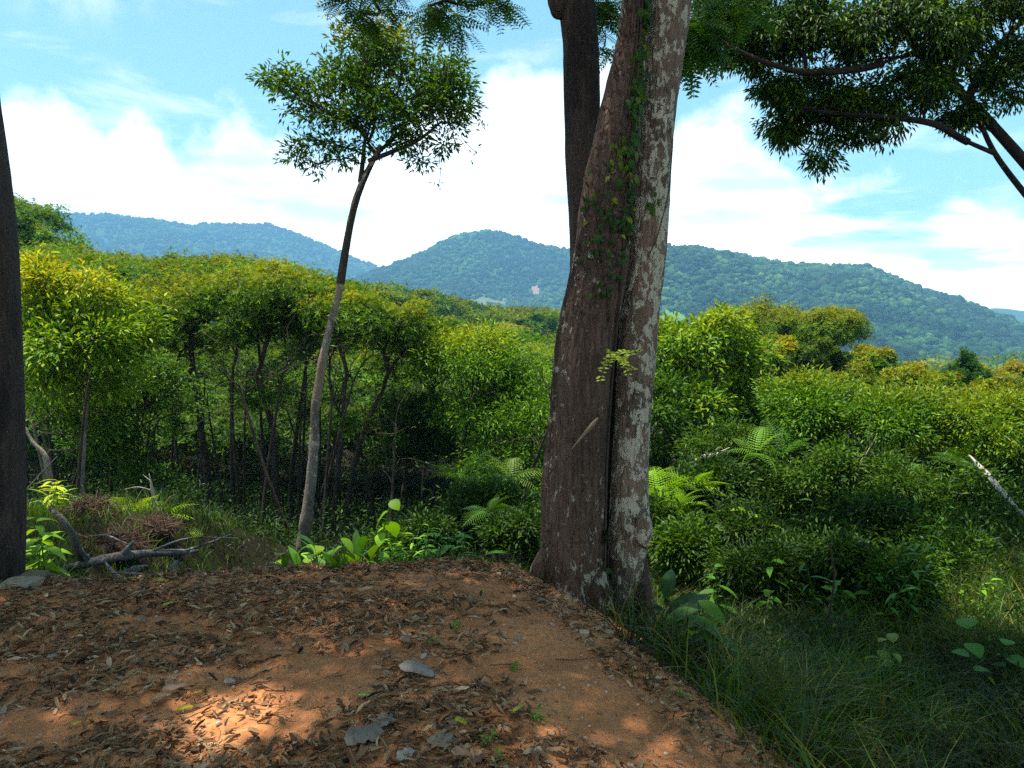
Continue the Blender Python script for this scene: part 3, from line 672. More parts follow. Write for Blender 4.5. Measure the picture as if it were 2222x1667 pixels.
# ------------------------------------------------------------------ row of thin forked trees with flat crowns
def thin(px, pyb, Y, seed, label, fork, blobs, extra_stem=None, rb=.07, n=260, per=15, leaf=.12, cols=((.022, .07, .012), (.05, .12, .012), (.09, .17, .012)), tipc=(.15, .18, .010), spread=.26, name='forked_tree', group='thin forked trees in the row behind the dirt mound', start=.45, lit=2, topf=.72, upright=True, tmpl=TUFT, bark='bark_thin', flatb=.75):
    b = P(px, pyb, Y); b[2] = tz(b[0], b[1])-.1
    tr = [b]+[P(a, c, Y) for a, c in fork]
    bl = [pxblob(a, c, rx, ry, Y, 1.1, dy) for a, c, rx, ry, dy in blobs]
    if name == 'forked_tree': bl += [pxblob(blobs[0][0]-12, blobs[0][1]+230, blobs[0][2]*.25, 24, Y, 1.1, 0)]
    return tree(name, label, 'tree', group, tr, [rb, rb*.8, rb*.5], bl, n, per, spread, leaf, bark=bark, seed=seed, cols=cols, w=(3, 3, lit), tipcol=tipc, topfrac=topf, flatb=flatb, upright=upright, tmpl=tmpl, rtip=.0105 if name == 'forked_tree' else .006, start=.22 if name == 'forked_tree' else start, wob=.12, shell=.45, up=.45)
thin(470, 1230, 15.5, 401, 'stout dark tree forking low under the flat crown, third from the dark edge trunk', [(455, 1060), (432, 900), (425, 850)], [(400, 690, 120, 52, 0), (470, 660, 90, 45, .5), (350, 700, 70, 45, -.4)], rb=.10)
thin(395, 1215, 16.5, 402, 'thin crooked tree between the pale stump and the stout forked tree', [(392, 1080), (382, 960), (375, 900)], [(330, 660, 95, 45, .5), (390, 740, 90, 50, .2)], rb=.05, n=150)
thin(515, 1235, 15, 403, 'straight slender tree just right of the stout forked one', [(505, 1050), (502, 930), (505, 800)], [(540, 650, 85, 50, 0), (520, 720, 60, 40, -.3)], rb=.055, n=160)
thin(615, 1235, 14.5, 404, 'tree with a sharp elbow and wide fork left of the slim pale trunk', [(600, 1080), (598, 950), (570, 860)], [(600, 650, 90, 55, 0), (640, 700, 70, 50, .4), (560, 700, 60, 45, -.3)], rb=.075)
thin(575, 1240, 17, 405, 'dim upright stem behind the elbowed tree', [(572, 1000), (562, 840)], [(620, 625, 80, 35, 0)], rb=.05, n=120)
thin(640, 1240, 16, 406, 'leaning dark stem crossing behind the slim pale trunk', [(628, 1050), (645, 930), (662, 810)], [(680, 665, 60, 40, 0), (650, 700, 50, 45, .2)], rb=.06, n=140)
thin(715, 1235, 13.8, 407, 'dark two stemmed tree leaning right, first beyond the slim pale trunk', [(728, 1080), (742, 940), (748, 840)], [(770, 700, 80, 45, 0), (720, 690, 55, 45, .3)], rb=.06, n=200)
thin(745, 1225, 14.6, 408, 'slanting stem with outstretched branches reaching toward the dark bush', [(757, 1060), (790, 920), (830, 850)], [(860, 715, 80, 42, 0), (900, 740, 50, 40, .4)], rb=.065, n=200)
thin(300, 1200, 14.8, 409, 'shaded thin tree rising behind the brush pile', [(300, 1060), (298, 940), (300, 830)], [(290, 700, 80, 60, 0), (260, 770, 70, 60, .2)], rb=.045, n=170)
thin(905, 1215, 16.8, 410, 'upright stem half hidden in the dark hollow beside the leafy bush', [(948, 1060), (950, 930)], [(930, 770, 110, 55, 0), (900, 800, 60, 50, .4)], rb=.06, n=200)
thin(420, 1215, 19, 411, 'far thin stem seen through the gap left of the fork', [(425, 1080), (440, 960)], [(440, 640, 110, 34, 0)], rb=.05, n=150)
thin(820, 1225, 18, 412, 'thin stem with dead twigs in the gap right of the slim trunk', [(800, 1080), (770, 960), (720, 860)], [(740, 720, 80, 40, 0), (830, 735, 70, 40, 0)], rb=.045, n=130)
# extra bare understorey stems
rs = np.random.default_rng(440)
for i in range(46):
    px = rs.uniform(80, 1150); Yd = rs.uniform(11.5, 20); b = P(px, 1200, Yd); b[2] = tz(b[0], b[1])-.1; top = P(px+rs.normal(0, 45), rs.uniform(800, 940), Yd+rs.normal(0, .5)); md = (b+top)/2+rs.normal(0, .12, 3)
    nm = ['bare crooked understorey stem in the shade between the dirt mound and the forked trees']
    mb = MB(); tp = smooth_path([b, md, top], 10); tips = top+rs.normal(size=(13, 3))*np.array([.45, .4, .45])+np.array([0, 0, .25]); grow(mb, tp, np.linspace(.038, .018, 10), tips, .0065, 5, .5, r=rs, start=.3, wob=.15)
    root = empty('understorey_stem', b, nm[0], 'sapling', 'bare stems in the shade of the thin trees')
    mb.build('trunk', M['bark_thin'], root, smooth=True, origin=b)
    lf = MB(); leafcloud(lf, tips, unit(rs.normal(size=tips.shape)), 6, .26, .07, r=rs, cols=((.02, .06, .014), (.035, .09, .016), (.05, .12, .02)), w=(3, 3, 1)); lf.build('crown', M['leaf'], root, origin=b)

# bright broad-leaved trees at the left
BRI = ((.05, .13, .016), (.10, .20, .018), (.17, .27, .02)); 
thin(175, 1210, 11.5, 420, 'bright yellow green leafy tree beside the dark trunk at the left edge', [(178, 1000), (190, 850), (195, 780)], [(110, 630, 75, 50, 0), (200, 645, 75, 55, .3), (120, 740, 85, 75, -.2), (250, 720, 75, 70, 0), (70, 700, 40, 90, .2), (180, 820, 95, 70, .2)], rb=.05, n=420, per=17, leaf=.15, cols=BRI, tipc=(.26, .28, .02), spread=.24, name='broadleaf_tree', group='broad leaved trees at the left', topf=.6, upright=False, tmpl=LEAF, bark='bark_slim', flatb=.2)
thin(110, 1200, 12.5, 421, 'greyish crooked tree with mixed green leaves beside the brush pile', [(105, 1060), (85, 980), (68, 900)], [(90, 860, 60, 60, 0), (160, 880, 70, 60, .2), (250, 870, 70, 50, .2), (200, 960, 60, 45, 0)], rb=.045, n=320, per=15, leaf=.12, cols=((.03, .09, .014), (.055, .13, .016), (.09, .18, .02)), tipc=None, spread=.24, name='broadleaf_tree', group='broad leaved trees at the left', topf=.8, upright=False, tmpl=LEAF, bark='bark_slim', flatb=.1)
thin(320, 1200, 13, 422, 'shaded green tree between the yellow green one and the stout forked trunk', [(325, 1060), (335, 950)], [(340, 880, 60, 50, 0), (280, 930, 60, 50, .2), (350, 820, 55, 45, 0), (320, 1020, 60, 45, 0)], rb=.035, n=260, per=14, leaf=.11, cols=((.022, .07, .014), (.04, .11, .016), (.08, .16, .02)), tipc=None, spread=.22, name='broadleaf_tree', group='broad leaved trees at the left', topf=.8, upright=False, tmpl=LEAF, flatb=.1)
# dense foliage in front of the valley between the thin trees and the double trunk
FG = ((.03, .095, .012), (.06, .15, .012), (.10, .21, .014))
thin(1010, 1200, 14.5, 423, 'bushy bright green tree with drooping narrow leaves left of the double trunk', [(1000, 1050), (1010, 930), (1020, 880)], [(1040, 780, 110, 60, 0), (960, 770, 70, 45, .3), (1110, 840, 80, 60, 0), (1060, 900, 90, 50, -.2)], rb=.07, n=460, per=17, leaf=.15, cols=FG, tipc=(.17, .24, .015), spread=.28, name='bushy_tree', group=None, topf=.7, upright=False, tmpl=NARROW, flatb=.2)
thin(1150, 1200, 13.5, 424, 'lower leafy tree pressed against the left side of the double trunk', [(1150, 1080), (1150, 980)], [(1150, 930, 60, 70, 0), (1100, 1000, 70, 50, 0), (1170, 1030, 50, 60, .2), (1050, 1010, 50, 40, .2)], rb=.05, n=320, per=15, leaf=.13, cols=FG, tipc=None, spread=.26, name='bushy_tree', group=None, topf=.7, upright=False, tmpl=NARROW, flatb=.1)
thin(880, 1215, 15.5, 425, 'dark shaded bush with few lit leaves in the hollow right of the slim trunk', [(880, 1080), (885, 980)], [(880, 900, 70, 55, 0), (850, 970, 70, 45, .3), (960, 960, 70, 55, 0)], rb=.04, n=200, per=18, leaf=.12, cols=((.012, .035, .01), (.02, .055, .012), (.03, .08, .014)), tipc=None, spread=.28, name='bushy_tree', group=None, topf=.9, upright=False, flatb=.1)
# right-hand broad-leaved tree beside the trunk
thin(1490, 1060, 14, 430, 'broad leaved tree with a leaning trunk immediately right of the double trunk', [(1505, 980), (1540, 880), (1550, 840)], [(1500, 760, 80, 50, 0), (1580, 760, 60, 45, .5), (1440, 790, 50, 70, -.2), (1480, 860, 80, 45, -.4), (1590, 850, 60, 40, .4), (1450, 725, 40, 30, .2), (1545, 715, 50, 30, .3), (1620, 800, 36, 50, .2), (1540, 900, 50, 26, -.3)], rb=.10, n=460, per=17, leaf=.185, cols=((.04, .11, .014), (.08, .17, .016), (.14, .23, .02)), tipc=(.14, .21, .02), spread=.26, name='broadleaf_tree', group=None, topf=.75, upright=False, tmpl=LEAF, flatb=.1)
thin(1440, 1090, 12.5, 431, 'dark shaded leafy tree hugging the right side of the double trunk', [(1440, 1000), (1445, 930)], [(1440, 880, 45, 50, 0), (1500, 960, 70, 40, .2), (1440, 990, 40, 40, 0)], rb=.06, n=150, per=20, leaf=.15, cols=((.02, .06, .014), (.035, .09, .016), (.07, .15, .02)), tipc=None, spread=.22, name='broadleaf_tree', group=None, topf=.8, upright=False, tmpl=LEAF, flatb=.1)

TR = dict(tipc=(.12, .17, .014), spread=.24, name='broadleaf_tree', group=None, topf=.7, upright=False, tmpl=LEAF, flatb=.5)
thin(1770, 1120, 12.5, 432, 'leafy tree with a dark open trunk rising behind the large fern', [(1775, 1040), (1765, 960), (1760, 930)], [(1720, 860, 60, 34, 0), (1800, 850, 60, 36, .3), (1760, 900, 80, 30, -.3), (1840, 890, 40, 26, .2)], rb=.06, n=330, per=21, leaf=.115, cols=((.03, .10, .012), (.06, .15, .014), (.10, .20, .016)), **TR)
thin(1955, 1130, 11.8, 433, 'leafy tree in the middle of the slope with shade beneath its crown', [(1950, 1050), (1958, 990), (1962, 950)], [(1910, 895, 56, 30, 0), (1985, 880, 64, 34, .3), (1950, 925, 80, 28, -.3), (2030, 915, 40, 24, .2)], rb=.055, n=320, per=21, leaf=.11, cols=((.025, .085, .012), (.05, .13, .013), (.085, .17, .015)), **TR)
thin(2150, 1140, 11.5, 434, 'yellowish leafy tree just above the bleached fallen branch', [(2148, 1060), (2150, 1000), (2155, 970)], [(2110, 915, 56, 34, 0), (2180, 900, 66, 38, .3), (2150, 955, 76, 28, -.2)], rb=.055, n=300, per=21, leaf=.11, cols=((.045, .12, .012), (.085, .165, .013), (.13, .20, .015)), **TR)
# ------------------------------------------------------------------ thicket bushes on the right
def bush(px, py, rx, ry, Y, seed, label, cols, leaf=.11, n=130, per=24, tipc=None, tmpl=LEAF, spread=.2, name='bush', upright=False, group='bushes of the thicket on the slope'):
    s = Y/F_PX; c = P(px, py, Y); b = c.copy(); b[2] = min(tz(c[0], c[1])-.05, c[2]-.3)
    bl = [(c, (rx*s, rx*s*.8, ry*s)), (c+np.array([0, 0, -ry*s*.6]), (rx*s*.8, rx*s*.7, ry*s*.7))]
    return tree(name, label, 'bush', group, [b, b*.5+c*.5, c-np.array([0, 0, ry*s*.3])], [.03, .022, .014], bl, n, per, spread, leaf, seed=seed, cols=cols, w=(3, 4, 2), tipcol=tipc, topfrac=.6, flatb=.1, upright=upright, tmpl=tmpl, rtip=.004, start=.15, npath=8, clump=15, csig=.17)
K1 = ((.020, .064, .010), (.044, .115, .011), (.09, .17, .013)); K2 = ((.014, .045, .009), (.032, .085, .010), (.065, .13, .012)); K3 = ((.030, .10, .010), (.055, .145, .012), (.095, .19, .014)); K4 = ((.008, .027, .007), (.018, .052, .009), (.036, .082, .010))  # K4 darkest: shade beneath taller crowns painted into the bush leaves
bs = [
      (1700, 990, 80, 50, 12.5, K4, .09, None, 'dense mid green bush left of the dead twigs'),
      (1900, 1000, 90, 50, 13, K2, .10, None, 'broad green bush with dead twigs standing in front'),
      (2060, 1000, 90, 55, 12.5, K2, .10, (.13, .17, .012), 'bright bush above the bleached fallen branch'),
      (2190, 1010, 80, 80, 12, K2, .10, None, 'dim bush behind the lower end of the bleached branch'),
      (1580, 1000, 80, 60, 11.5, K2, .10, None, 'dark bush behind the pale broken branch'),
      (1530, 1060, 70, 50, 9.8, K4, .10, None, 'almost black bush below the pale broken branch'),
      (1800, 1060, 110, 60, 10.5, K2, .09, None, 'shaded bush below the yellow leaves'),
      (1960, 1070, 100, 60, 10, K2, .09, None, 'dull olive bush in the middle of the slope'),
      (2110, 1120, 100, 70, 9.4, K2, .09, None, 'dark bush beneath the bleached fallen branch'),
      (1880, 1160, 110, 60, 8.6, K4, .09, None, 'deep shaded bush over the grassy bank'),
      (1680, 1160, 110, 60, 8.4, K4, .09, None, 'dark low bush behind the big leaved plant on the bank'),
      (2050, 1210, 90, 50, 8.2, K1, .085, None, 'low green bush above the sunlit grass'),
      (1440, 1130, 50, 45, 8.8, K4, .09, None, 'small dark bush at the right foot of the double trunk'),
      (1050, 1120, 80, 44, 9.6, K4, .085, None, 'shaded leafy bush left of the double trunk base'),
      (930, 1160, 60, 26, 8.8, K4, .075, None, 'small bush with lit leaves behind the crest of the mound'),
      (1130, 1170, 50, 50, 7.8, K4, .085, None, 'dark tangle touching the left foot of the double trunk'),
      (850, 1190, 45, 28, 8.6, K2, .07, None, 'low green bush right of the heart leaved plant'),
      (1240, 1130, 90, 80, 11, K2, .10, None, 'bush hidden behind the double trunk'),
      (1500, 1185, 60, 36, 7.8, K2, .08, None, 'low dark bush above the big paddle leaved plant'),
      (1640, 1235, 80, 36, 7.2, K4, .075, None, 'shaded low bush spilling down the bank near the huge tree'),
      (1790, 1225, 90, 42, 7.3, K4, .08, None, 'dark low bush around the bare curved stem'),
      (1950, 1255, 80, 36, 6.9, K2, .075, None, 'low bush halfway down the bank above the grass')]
# layered trees on the slope, each crown flat-bottomed with shade beneath
for i_, (px, py, rx, ry, Yd, cl, tc_, lb) in enumerate([
      (1640, 736, 100, 51, 26, K1, (.13, .17, .012), 'tall layered green bush filling the space under the olive umbrella crown'),
      (1760, 805, 90, 42, 24, K1, (.13, .17, .012), 'rounded green treetop below the bare stems of the golden crown'),
      (1880, 760, 70, 38, 28, K3, (.16, .17, .012), 'green treetop at the right foot of the flat golden crown'),
      (1700, 746, 90, 51, 22, K1, (.2, .2, .015), 'leafy bush right under the olive umbrella crown'),
      (1780, 745, 60, 42, 20, K4, None, 'dark shadowy bush beneath the flat golden crown'),
      (1850, 817, 110, 59, 17, K1, (.12, .15, .012), 'wide rounded bush in the middle of the thicket'),
      (1990, 805, 100, 42, 19, K3, (.17, .17, .012), 'golden tipped bush below the dark bush tree'),
      (2140, 827, 100, 59, 17, K3, (.15, .17, .012), 'yellow green bush below the golden crown at the right edge'),
      (1650, 837, 90, 59, 15, K3, (.13, .17, .012), 'fine leaved yellowish bush behind the fern fronds'),
      (1560, 700, 60, 40, 24, K3, (.14, .18, .012), 'small layered crown behind the broad leaved tree'),
      (1735, 905, 80, 40, 13.6, K1, (.10, .15, .012), 'low layered crown just behind the large fern'),
      (2030, 905, 85, 45, 14.5, K1, (.12, .15, .012), 'layered crown above the bleached fallen branch'),
      (1600, 840, 70, 36, 17, K1, (.12, .16, .012), 'layered crown beside the leaning broad leaved trunk'),
      (2190, 935, 70, 45, 13.5, K2, None, 'shaded layered crown over the end of the bleached branch')]):
    umbrella(px, py, rx, ry, Yd, 560+i_, lb, cols=cl, tipc=tc_ or (.07, .12, .012), leaf=.0062*Yd+.06, ntips=int(110+rx*1.3), per=24, base=3.2, name='layered_tree', thick=1.15, group='layered trees on the slope')
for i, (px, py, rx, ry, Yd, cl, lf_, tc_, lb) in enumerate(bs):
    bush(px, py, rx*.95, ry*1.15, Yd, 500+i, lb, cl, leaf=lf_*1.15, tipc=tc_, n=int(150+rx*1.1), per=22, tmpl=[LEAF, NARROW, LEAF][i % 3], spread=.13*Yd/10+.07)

# ------------------------------------------------------------------ ferns and leafy plants
BIP = None
def make_frond_t(n=14):
    """an arching frond: pairs of narrow toothed pinnae along a rib"""
    V = []; F = []; k = 0
    rib = lambda q: np.array([0, q*(1-.12*q), .22*q-.55*q*q])
    for i in range(n):
        q = (i+1.2)/(n+1); s = .30*math.sin(math.pi*min(.985, q*.78+.2))**.9
        for sd in (-1, 1):
            a = sd*(1.25-.3*q); d = np.array([math.sin(a), math.cos(a), -.18]); x = np.array([math.cos(a), -math.sin(a), 0])
            for j in range(4):     # toothed blade in four lozenges
                u0, u1 = j/4, (j+1)/4+.03; w = .062*(1-.75*j/4)
                P0 = rib(q)+d*s*u0-np.array([0, 0, .12*s*u0*u0]); P1 = rib(q)+d*s*u1-np.array([0, 0, .12*s*u1*u1]); m = P0*.45+P1*.55
                V.append(np.array([P0, m-x*w*s*1.2, P1, m+x*w*s*1.2])); F.append(np.array([(0, 1, 2), (0, 2, 3)])+k); k += 4
    pts = [rib(q) for q in np.linspace(0, 1, 8)]; w = .006
    for a, b in zip(pts[:-1], pts[1:]):
        V.append(np.array([a-(w, 0, 0), a+(w, 0, 0), b+(w*.6, 0, 0), b-(w*.6, 0, 0)])); F.append(np.array([(0, 1, 2), (0, 2, 3)])+k); k += 4
    return np.concatenate(V), np.concatenate(F)
FROND = make_frond_t()
def fern(px, py, Y, nf, L, seed, label, col=(.07, .17, .02), stem=.3, zoff=0, name='fern', tilt=.55, group='ferns on the slope'):
    r = np.random.default_rng(seed); c = P(px, py, Y); b = c.copy(); b[2] = tz(c[0], c[1]); root = empty(name, b, label, 'fern', group)
    st = MB(); add_tube(st, np.array([b-(0, 0, .05), (b+c)/2+r.normal(0, .02, 3), c]), [.02, .016, .012], 6); st.build('stem', M['bark_thin'], root, smooth=True, origin=b)
    for i in range(nf):
        a = i*6.283/nf+r.uniform(-.3, .3); e = tilt+r.uniform(-.6, .5); d = np.array([[math.cos(a)*math.cos(e), math.sin(a)*math.cos(e), math.sin(e)]]); mb = MB()
        place(mb, FROND, c[None]+d*.02, d, np.array([[0, 0, 1.]])+r.normal(0, .3, (1, 3)), .78*L*r.uniform(.75, 1.15), np.array(col)*r.uniform(.75, 1.3), 0, r)
        mb.build('frond', M['leaf'], root, origin=b)
    return root
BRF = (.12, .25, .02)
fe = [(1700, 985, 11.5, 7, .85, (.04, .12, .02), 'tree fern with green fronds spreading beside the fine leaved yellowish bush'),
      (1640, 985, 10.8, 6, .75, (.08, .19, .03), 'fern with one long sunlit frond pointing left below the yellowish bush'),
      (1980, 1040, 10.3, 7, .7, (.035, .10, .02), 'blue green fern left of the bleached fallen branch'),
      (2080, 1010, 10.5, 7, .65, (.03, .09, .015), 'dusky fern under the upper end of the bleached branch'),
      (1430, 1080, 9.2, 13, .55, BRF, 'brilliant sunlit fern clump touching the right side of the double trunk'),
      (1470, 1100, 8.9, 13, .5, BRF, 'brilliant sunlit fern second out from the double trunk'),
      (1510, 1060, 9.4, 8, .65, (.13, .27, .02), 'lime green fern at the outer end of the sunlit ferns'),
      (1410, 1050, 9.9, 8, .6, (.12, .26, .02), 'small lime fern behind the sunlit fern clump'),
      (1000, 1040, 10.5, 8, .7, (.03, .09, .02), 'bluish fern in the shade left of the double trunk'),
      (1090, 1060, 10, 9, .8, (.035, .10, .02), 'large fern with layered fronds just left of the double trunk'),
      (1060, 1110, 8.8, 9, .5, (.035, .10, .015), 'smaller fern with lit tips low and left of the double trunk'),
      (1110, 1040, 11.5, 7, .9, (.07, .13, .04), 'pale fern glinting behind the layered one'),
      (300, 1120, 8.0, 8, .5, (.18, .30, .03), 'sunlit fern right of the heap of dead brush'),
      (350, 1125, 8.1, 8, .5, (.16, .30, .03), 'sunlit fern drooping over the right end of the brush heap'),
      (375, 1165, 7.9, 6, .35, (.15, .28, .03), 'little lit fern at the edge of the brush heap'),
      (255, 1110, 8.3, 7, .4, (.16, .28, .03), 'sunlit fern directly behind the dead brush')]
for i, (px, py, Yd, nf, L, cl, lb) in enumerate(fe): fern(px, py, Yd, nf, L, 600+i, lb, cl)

def plant(px, py, Y, seed, label, h=.5, nst=3, nl=7, leaf=.16, col=(.08, .2, .02), tmpl=BROAD, spreadx=.12, name='leafy_plant', cat='plant', lean=.25, droop=.3, upr=.2, ground=terrain, matn='leaf', group=None, jit=.18, opp=False, leafname='leaf'):
    r = np.random.default_rng(seed); b = gpt(px, py, ground) if Y is None else P(px, py, Y)
    if Y is not None: b[2] = float(ground(np.array([b[0]]), np.array([b[1]]))[0])
    root = empty(name, b, label, cat, group)
    for s in range(nst):
        o = b+np.array([r.normal()*spreadx, r.normal()*spreadx, -.02]); a = r.random()*6.28; hh = h*r.uniform(.7, 1.1)
        top = o+np.array([math.cos(a)*lean*hh, math.sin(a)*lean*hh, hh]); path = smooth_path([o, o*.5+top*.5+np.array([0, 0, .04*hh])+r.normal(0, .02, 3), top], 8)
        st = MB(); add_tube(st, path, np.linspace(.008, .003, 8)*(h/.5)**.5, 5, np.array(col)*.7); st.build('stem', M[matn], root, smooth=True, origin=b)
        for k in range(nl):
            q = .25+.75*(k+1)/nl; p = np.array([np.interp(q*7, range(8), path[:, j]) for j in range(3)]); aa = k*2.4+r.uniform(-.4, .4) if not opp else (k//2)*1.57+(k % 2)*3.14
            d = np.array([[math.cos(aa), math.sin(aa), upr+r.uniform(-.25, .25)-droop*(1-q)]]); lm = MB()
            place(lm, tmpl, p[None], d, np.array([[0, 0, 1.]])+r.normal(0, .2, (1, 3)), leaf*r.uniform(.7, 1.15), np.array(col)*r.uniform(.7, 1.3), 0, r)
            lm.build(leafname, M[matn], root, smooth=True, origin=b)
    return root
LANCE = T_nice(.27, 6, .45, .10); HEART = T_nice(.85, 6, .35, .08); OVAL = T_nice(.52, 6, .4, .1); PADDLE = T_nice(.34, 6, .55, .10)
plant(95, 1255, 5.6, 701, 'leafy weed with long arching lit leaves right of the dark edge trunk', h=.52, nst=2, nl=13, leaf=.23, col=(.13, .26, .03), tmpl=LANCE, spreadx=.05, droop=.5)
plant(75, 1230, 6.2, 702, 'second leafy weed half behind the dark edge trunk', h=.5, nst=2, nl=10, leaf=.2, col=(.09, .2, .03), tmpl=LANCE, spreadx=.06, droop=.5)
plant(120, 1100, 7.9, 703, 'glowing yellow green seedling above the upturned grey branch', h=.35, nst=3, nl=8, leaf=.16, col=(.26, .36, .03), tmpl=LANCE, spreadx=.15)
plant(150, 1110, 8.0, 704, 'strap leaved grass-like plant beside the brush heap', h=.3, nst=4, nl=6, leaf=.2, col=(.14, .26, .05), tmpl=T_nice(.1, 6, .5, .1), spreadx=.1, upr=.9)
plant(700, 1225, 5.3, 705, 'cluster of upright dark green paddle leaves right of the slim trunk foot', h=.27, nst=8, nl=3, leaf=.20, col=(.03, .11, .016), tmpl=PADDLE, spreadx=.16, upr=2.2, droop=0)
plant(688, 1222, 5.4, 706, 'round yellow green leaves glowing at the foot of the slim trunk', h=.36, nst=4, nl=3, leaf=.13, col=(.12, .24, .02), tmpl=HEART, spreadx=.12, upr=.2)
plant(790, 1225, 5.35, 707, 'tall stem with large drooping heart shaped lit leaves behind the mound crest', h=.58, nst=2, nl=6, leaf=.14, col=(.10, .22, .02), tmpl=HEART, spreadx=.08, upr=-.6, droop=.3)
plant(885, 1225, 5.4, 708, 'small sunlit weed with narrow leaves behind the mound crest', h=.42, nst=7, nl=10, leaf=.085, col=(.12, .28, .03), tmpl=LANCE, spreadx=.14)
plant(940, 1225, 5.4, 709, 'low dull green weed right of the sunlit narrow leaved one', h=.38, nst=7, nl=8, leaf=.085, col=(.05, .16, .03), tmpl=LANCE, spreadx=.2)
plant(1000, 1225, 5.4, 710, 'strap leaved weed at the mound crest toward the double trunk', h=.24, nst=6, nl=6, leaf=.14, col=(.05, .15, .03), tmpl=LANCE, spreadx=.22, upr=.6)
plant(330, 1232, 5.7, 711, 'flat round green leaf seedling left of the upright grey stump', h=.08, nst=3, nl=3, leaf=.17, col=(.04, .15, .03), tmpl=HEART, spreadx=.08)
plant(510, 1228, 5.2, 712, 'low round leaved creeper on the mound edge, the left one of two', h=.08, nst=3, nl=3, leaf=.13, col=(.04, .15, .03), tmpl=HEART, spreadx=.1)
plant(590, 1226, 5.2, 713, 'low round leaved creeper nearest the slim trunk', h=.08, nst=2, nl=3, leaf=.12, col=(.04, .15, .03), tmpl=HEART, spreadx=.06)
plant(1430, 1290, 5.3, 714, 'large paddle leaved plant with grey green upright leaves by the double trunk', h=.26, nst=5, nl=4, leaf=.32, col=(.018, .055, .018), tmpl=PADDLE, spreadx=.18, upr=1.2)
plant(1490, 1380, 4.4, 715, 'big oval leaved plant drooping over the shaded bank', h=.36, nst=4, nl=6, leaf=.24, col=(.025, .08, .014), tmpl=OVAL, spreadx=.10, upr=-.1, droop=.6)
plant(1560, 1475, 4.1, 716, 'low dark plant with four broad leaves below the big oval leaved one', h=.14, nst=2, nl=5, leaf=.23, col=(.03, .10, .02), tmpl=OVAL, spreadx=.06, upr=.1)
plant(2130, 1640, 3.3, 717, 'broad pointed leaves of a plant at the bottom right corner', h=.34, nst=3, nl=6, leaf=.25, col=(.05, .15, .018), tmpl=OVAL, spreadx=.12, upr=.4)
plant(2010, 1660, 3.2, 718, 'few dark pointed leaves at the bottom edge beside the corner plant', h=.2, nst=3, nl=4, leaf=.18, col=(.04, .12, .018), tmpl=OVAL, spreadx=.1, upr=.3)
plant(1660, 1110, 8.8, 719, 'sunlit sapling with pale oval leaves in the thicket', h=1.0, nst=5, nl=10, leaf=.19, col=(.15, .28, .03), tmpl=OVAL, spreadx=.22, upr=.2)
plant(1600, 1230, 7, 720, 'shaded sapling with long leaves between the bank and the thicket', h=.6, nst=4, nl=9, leaf=.22, col=(.05, .14, .03), tmpl=LANCE, spreadx=.2)
plant(1810, 1190, 6.6, 721, 'arching dark cane with leaves standing over the grass', h=1.1, nst=5, nl=10, leaf=.16, col=(.035, .11, .025), tmpl=LANCE, spreadx=.35, lean=.5)
plant(1790, 1240, 6.6, 722, 'low leafy weed in the dark middle of the bank', h=.5, nst=5, nl=8, leaf=.16, col=(.03, .10, .02), tmpl=OVAL, spreadx=.3)
plant(1935, 1330, 5.4, 723, 'weed with two pale spotted leaves on the grassy bank', h=.35, nst=2, nl=4, leaf=.15, col=(.12, .18, .05), tmpl=OVAL, spreadx=.06)
plant(2150, 1330, 5.2, 724, 'thin stemmed weed with a curled leaf before the sunlit grass', h=.5, nst=2, nl=4, leaf=.15, col=(.04, .12, .03), tmpl=HEART, spreadx=.06)
plant(2080, 1240, 7.2, 725, 'sunlit weed on the brow of the bank', h=.5, nst=6, nl=9, leaf=.13, col=(.10, .22, .02), tmpl=LANCE, spreadx=.35)
# ------------------------------------------------------------------ the great double trunk
def stem_from_rows(rows, Y, zext=None, depth=1.0, sides=56, n=190, seed=0, lump=.05, dYtop=0):
    """pixel rows (y, left, right) at distance Y -> centre line and radius"""
    rows = sorted(rows, key=lambda q: -q[0]); pts = []; rad = []
    for (py, l, r) in rows:
        c = P((l+r)/2, py, Y); s = (c[1])/F_PX; pts.append(c); rad.append((r-l)/2*s)
    if zext is not None:
        a, b = pts[-2], pts[-1]; d = (b-a)/np.linalg.norm(b-a); pts += [b+d*1.2+np.array([0, 0, .1]), np.array(zext)]; rad += [rad[-1]*.93, rad[-1]*.62]
    pts = np.array(pts); q = np.concatenate([pts, np.array(rad)[:, None]], 1); q = smooth_path(q, n)
    def bf(i, th, P_):
        z = P_[:, 2][:, None]*np.ones_like(th); w = th*2
        a = fbm(np.cos(th)*2.2+5, z*1.1+np.sin(th)*2.2, seed, 4)*lump*4
        b = fbm(np.cos(th)*9+5, z*3.4+np.sin(th)*9, seed+7, 3)*lump*1.3
        return 1+a+b
    return q[:, :3], q[:, 3], bf
ML = [(1345, 1165, 1322), (1262, 1170, 1316), (1163, 1174, 1316), (1030, 1180, 1318), (897, 1192, 1322), (764, 1203, 1334), (671, 1220, 1345), (557, 1246, 1362), (439, 1261, 1370), (338, 1283, 1378), (220, 1310, 1388), (101, 1339, 1398), (0, 1352, 1405), (-60, 1360, 1408)]
MR = [(1400, 1318, 1352), (1330, 1318, 1364), (1262, 1318, 1390), (1200, 1318, 1402), (1150, 1320, 1414), (1100, 1322, 1408), (1030, 1326, 1407), (897, 1334, 1412), (764, 1340, 1424), (671, 1346, 1430), (557, 1360, 1445), (439, 1370, 1452), (338, 1377, 1456), (220, 1388, 1467), (101, 1396, 1485), (0, 1402, 1499), (-60, 1405, 1504)]
MD = [(1330, 1215, 1300), (900, 1222, 1300), (700, 1232, 1310), (557, 1238, 1312), (439, 1233, 1306), (338, 1226, 1300), (220, 1225, 1302), (95, 1224, 1298), (20, 1214, 1290), (-60, 1214, 1286)]
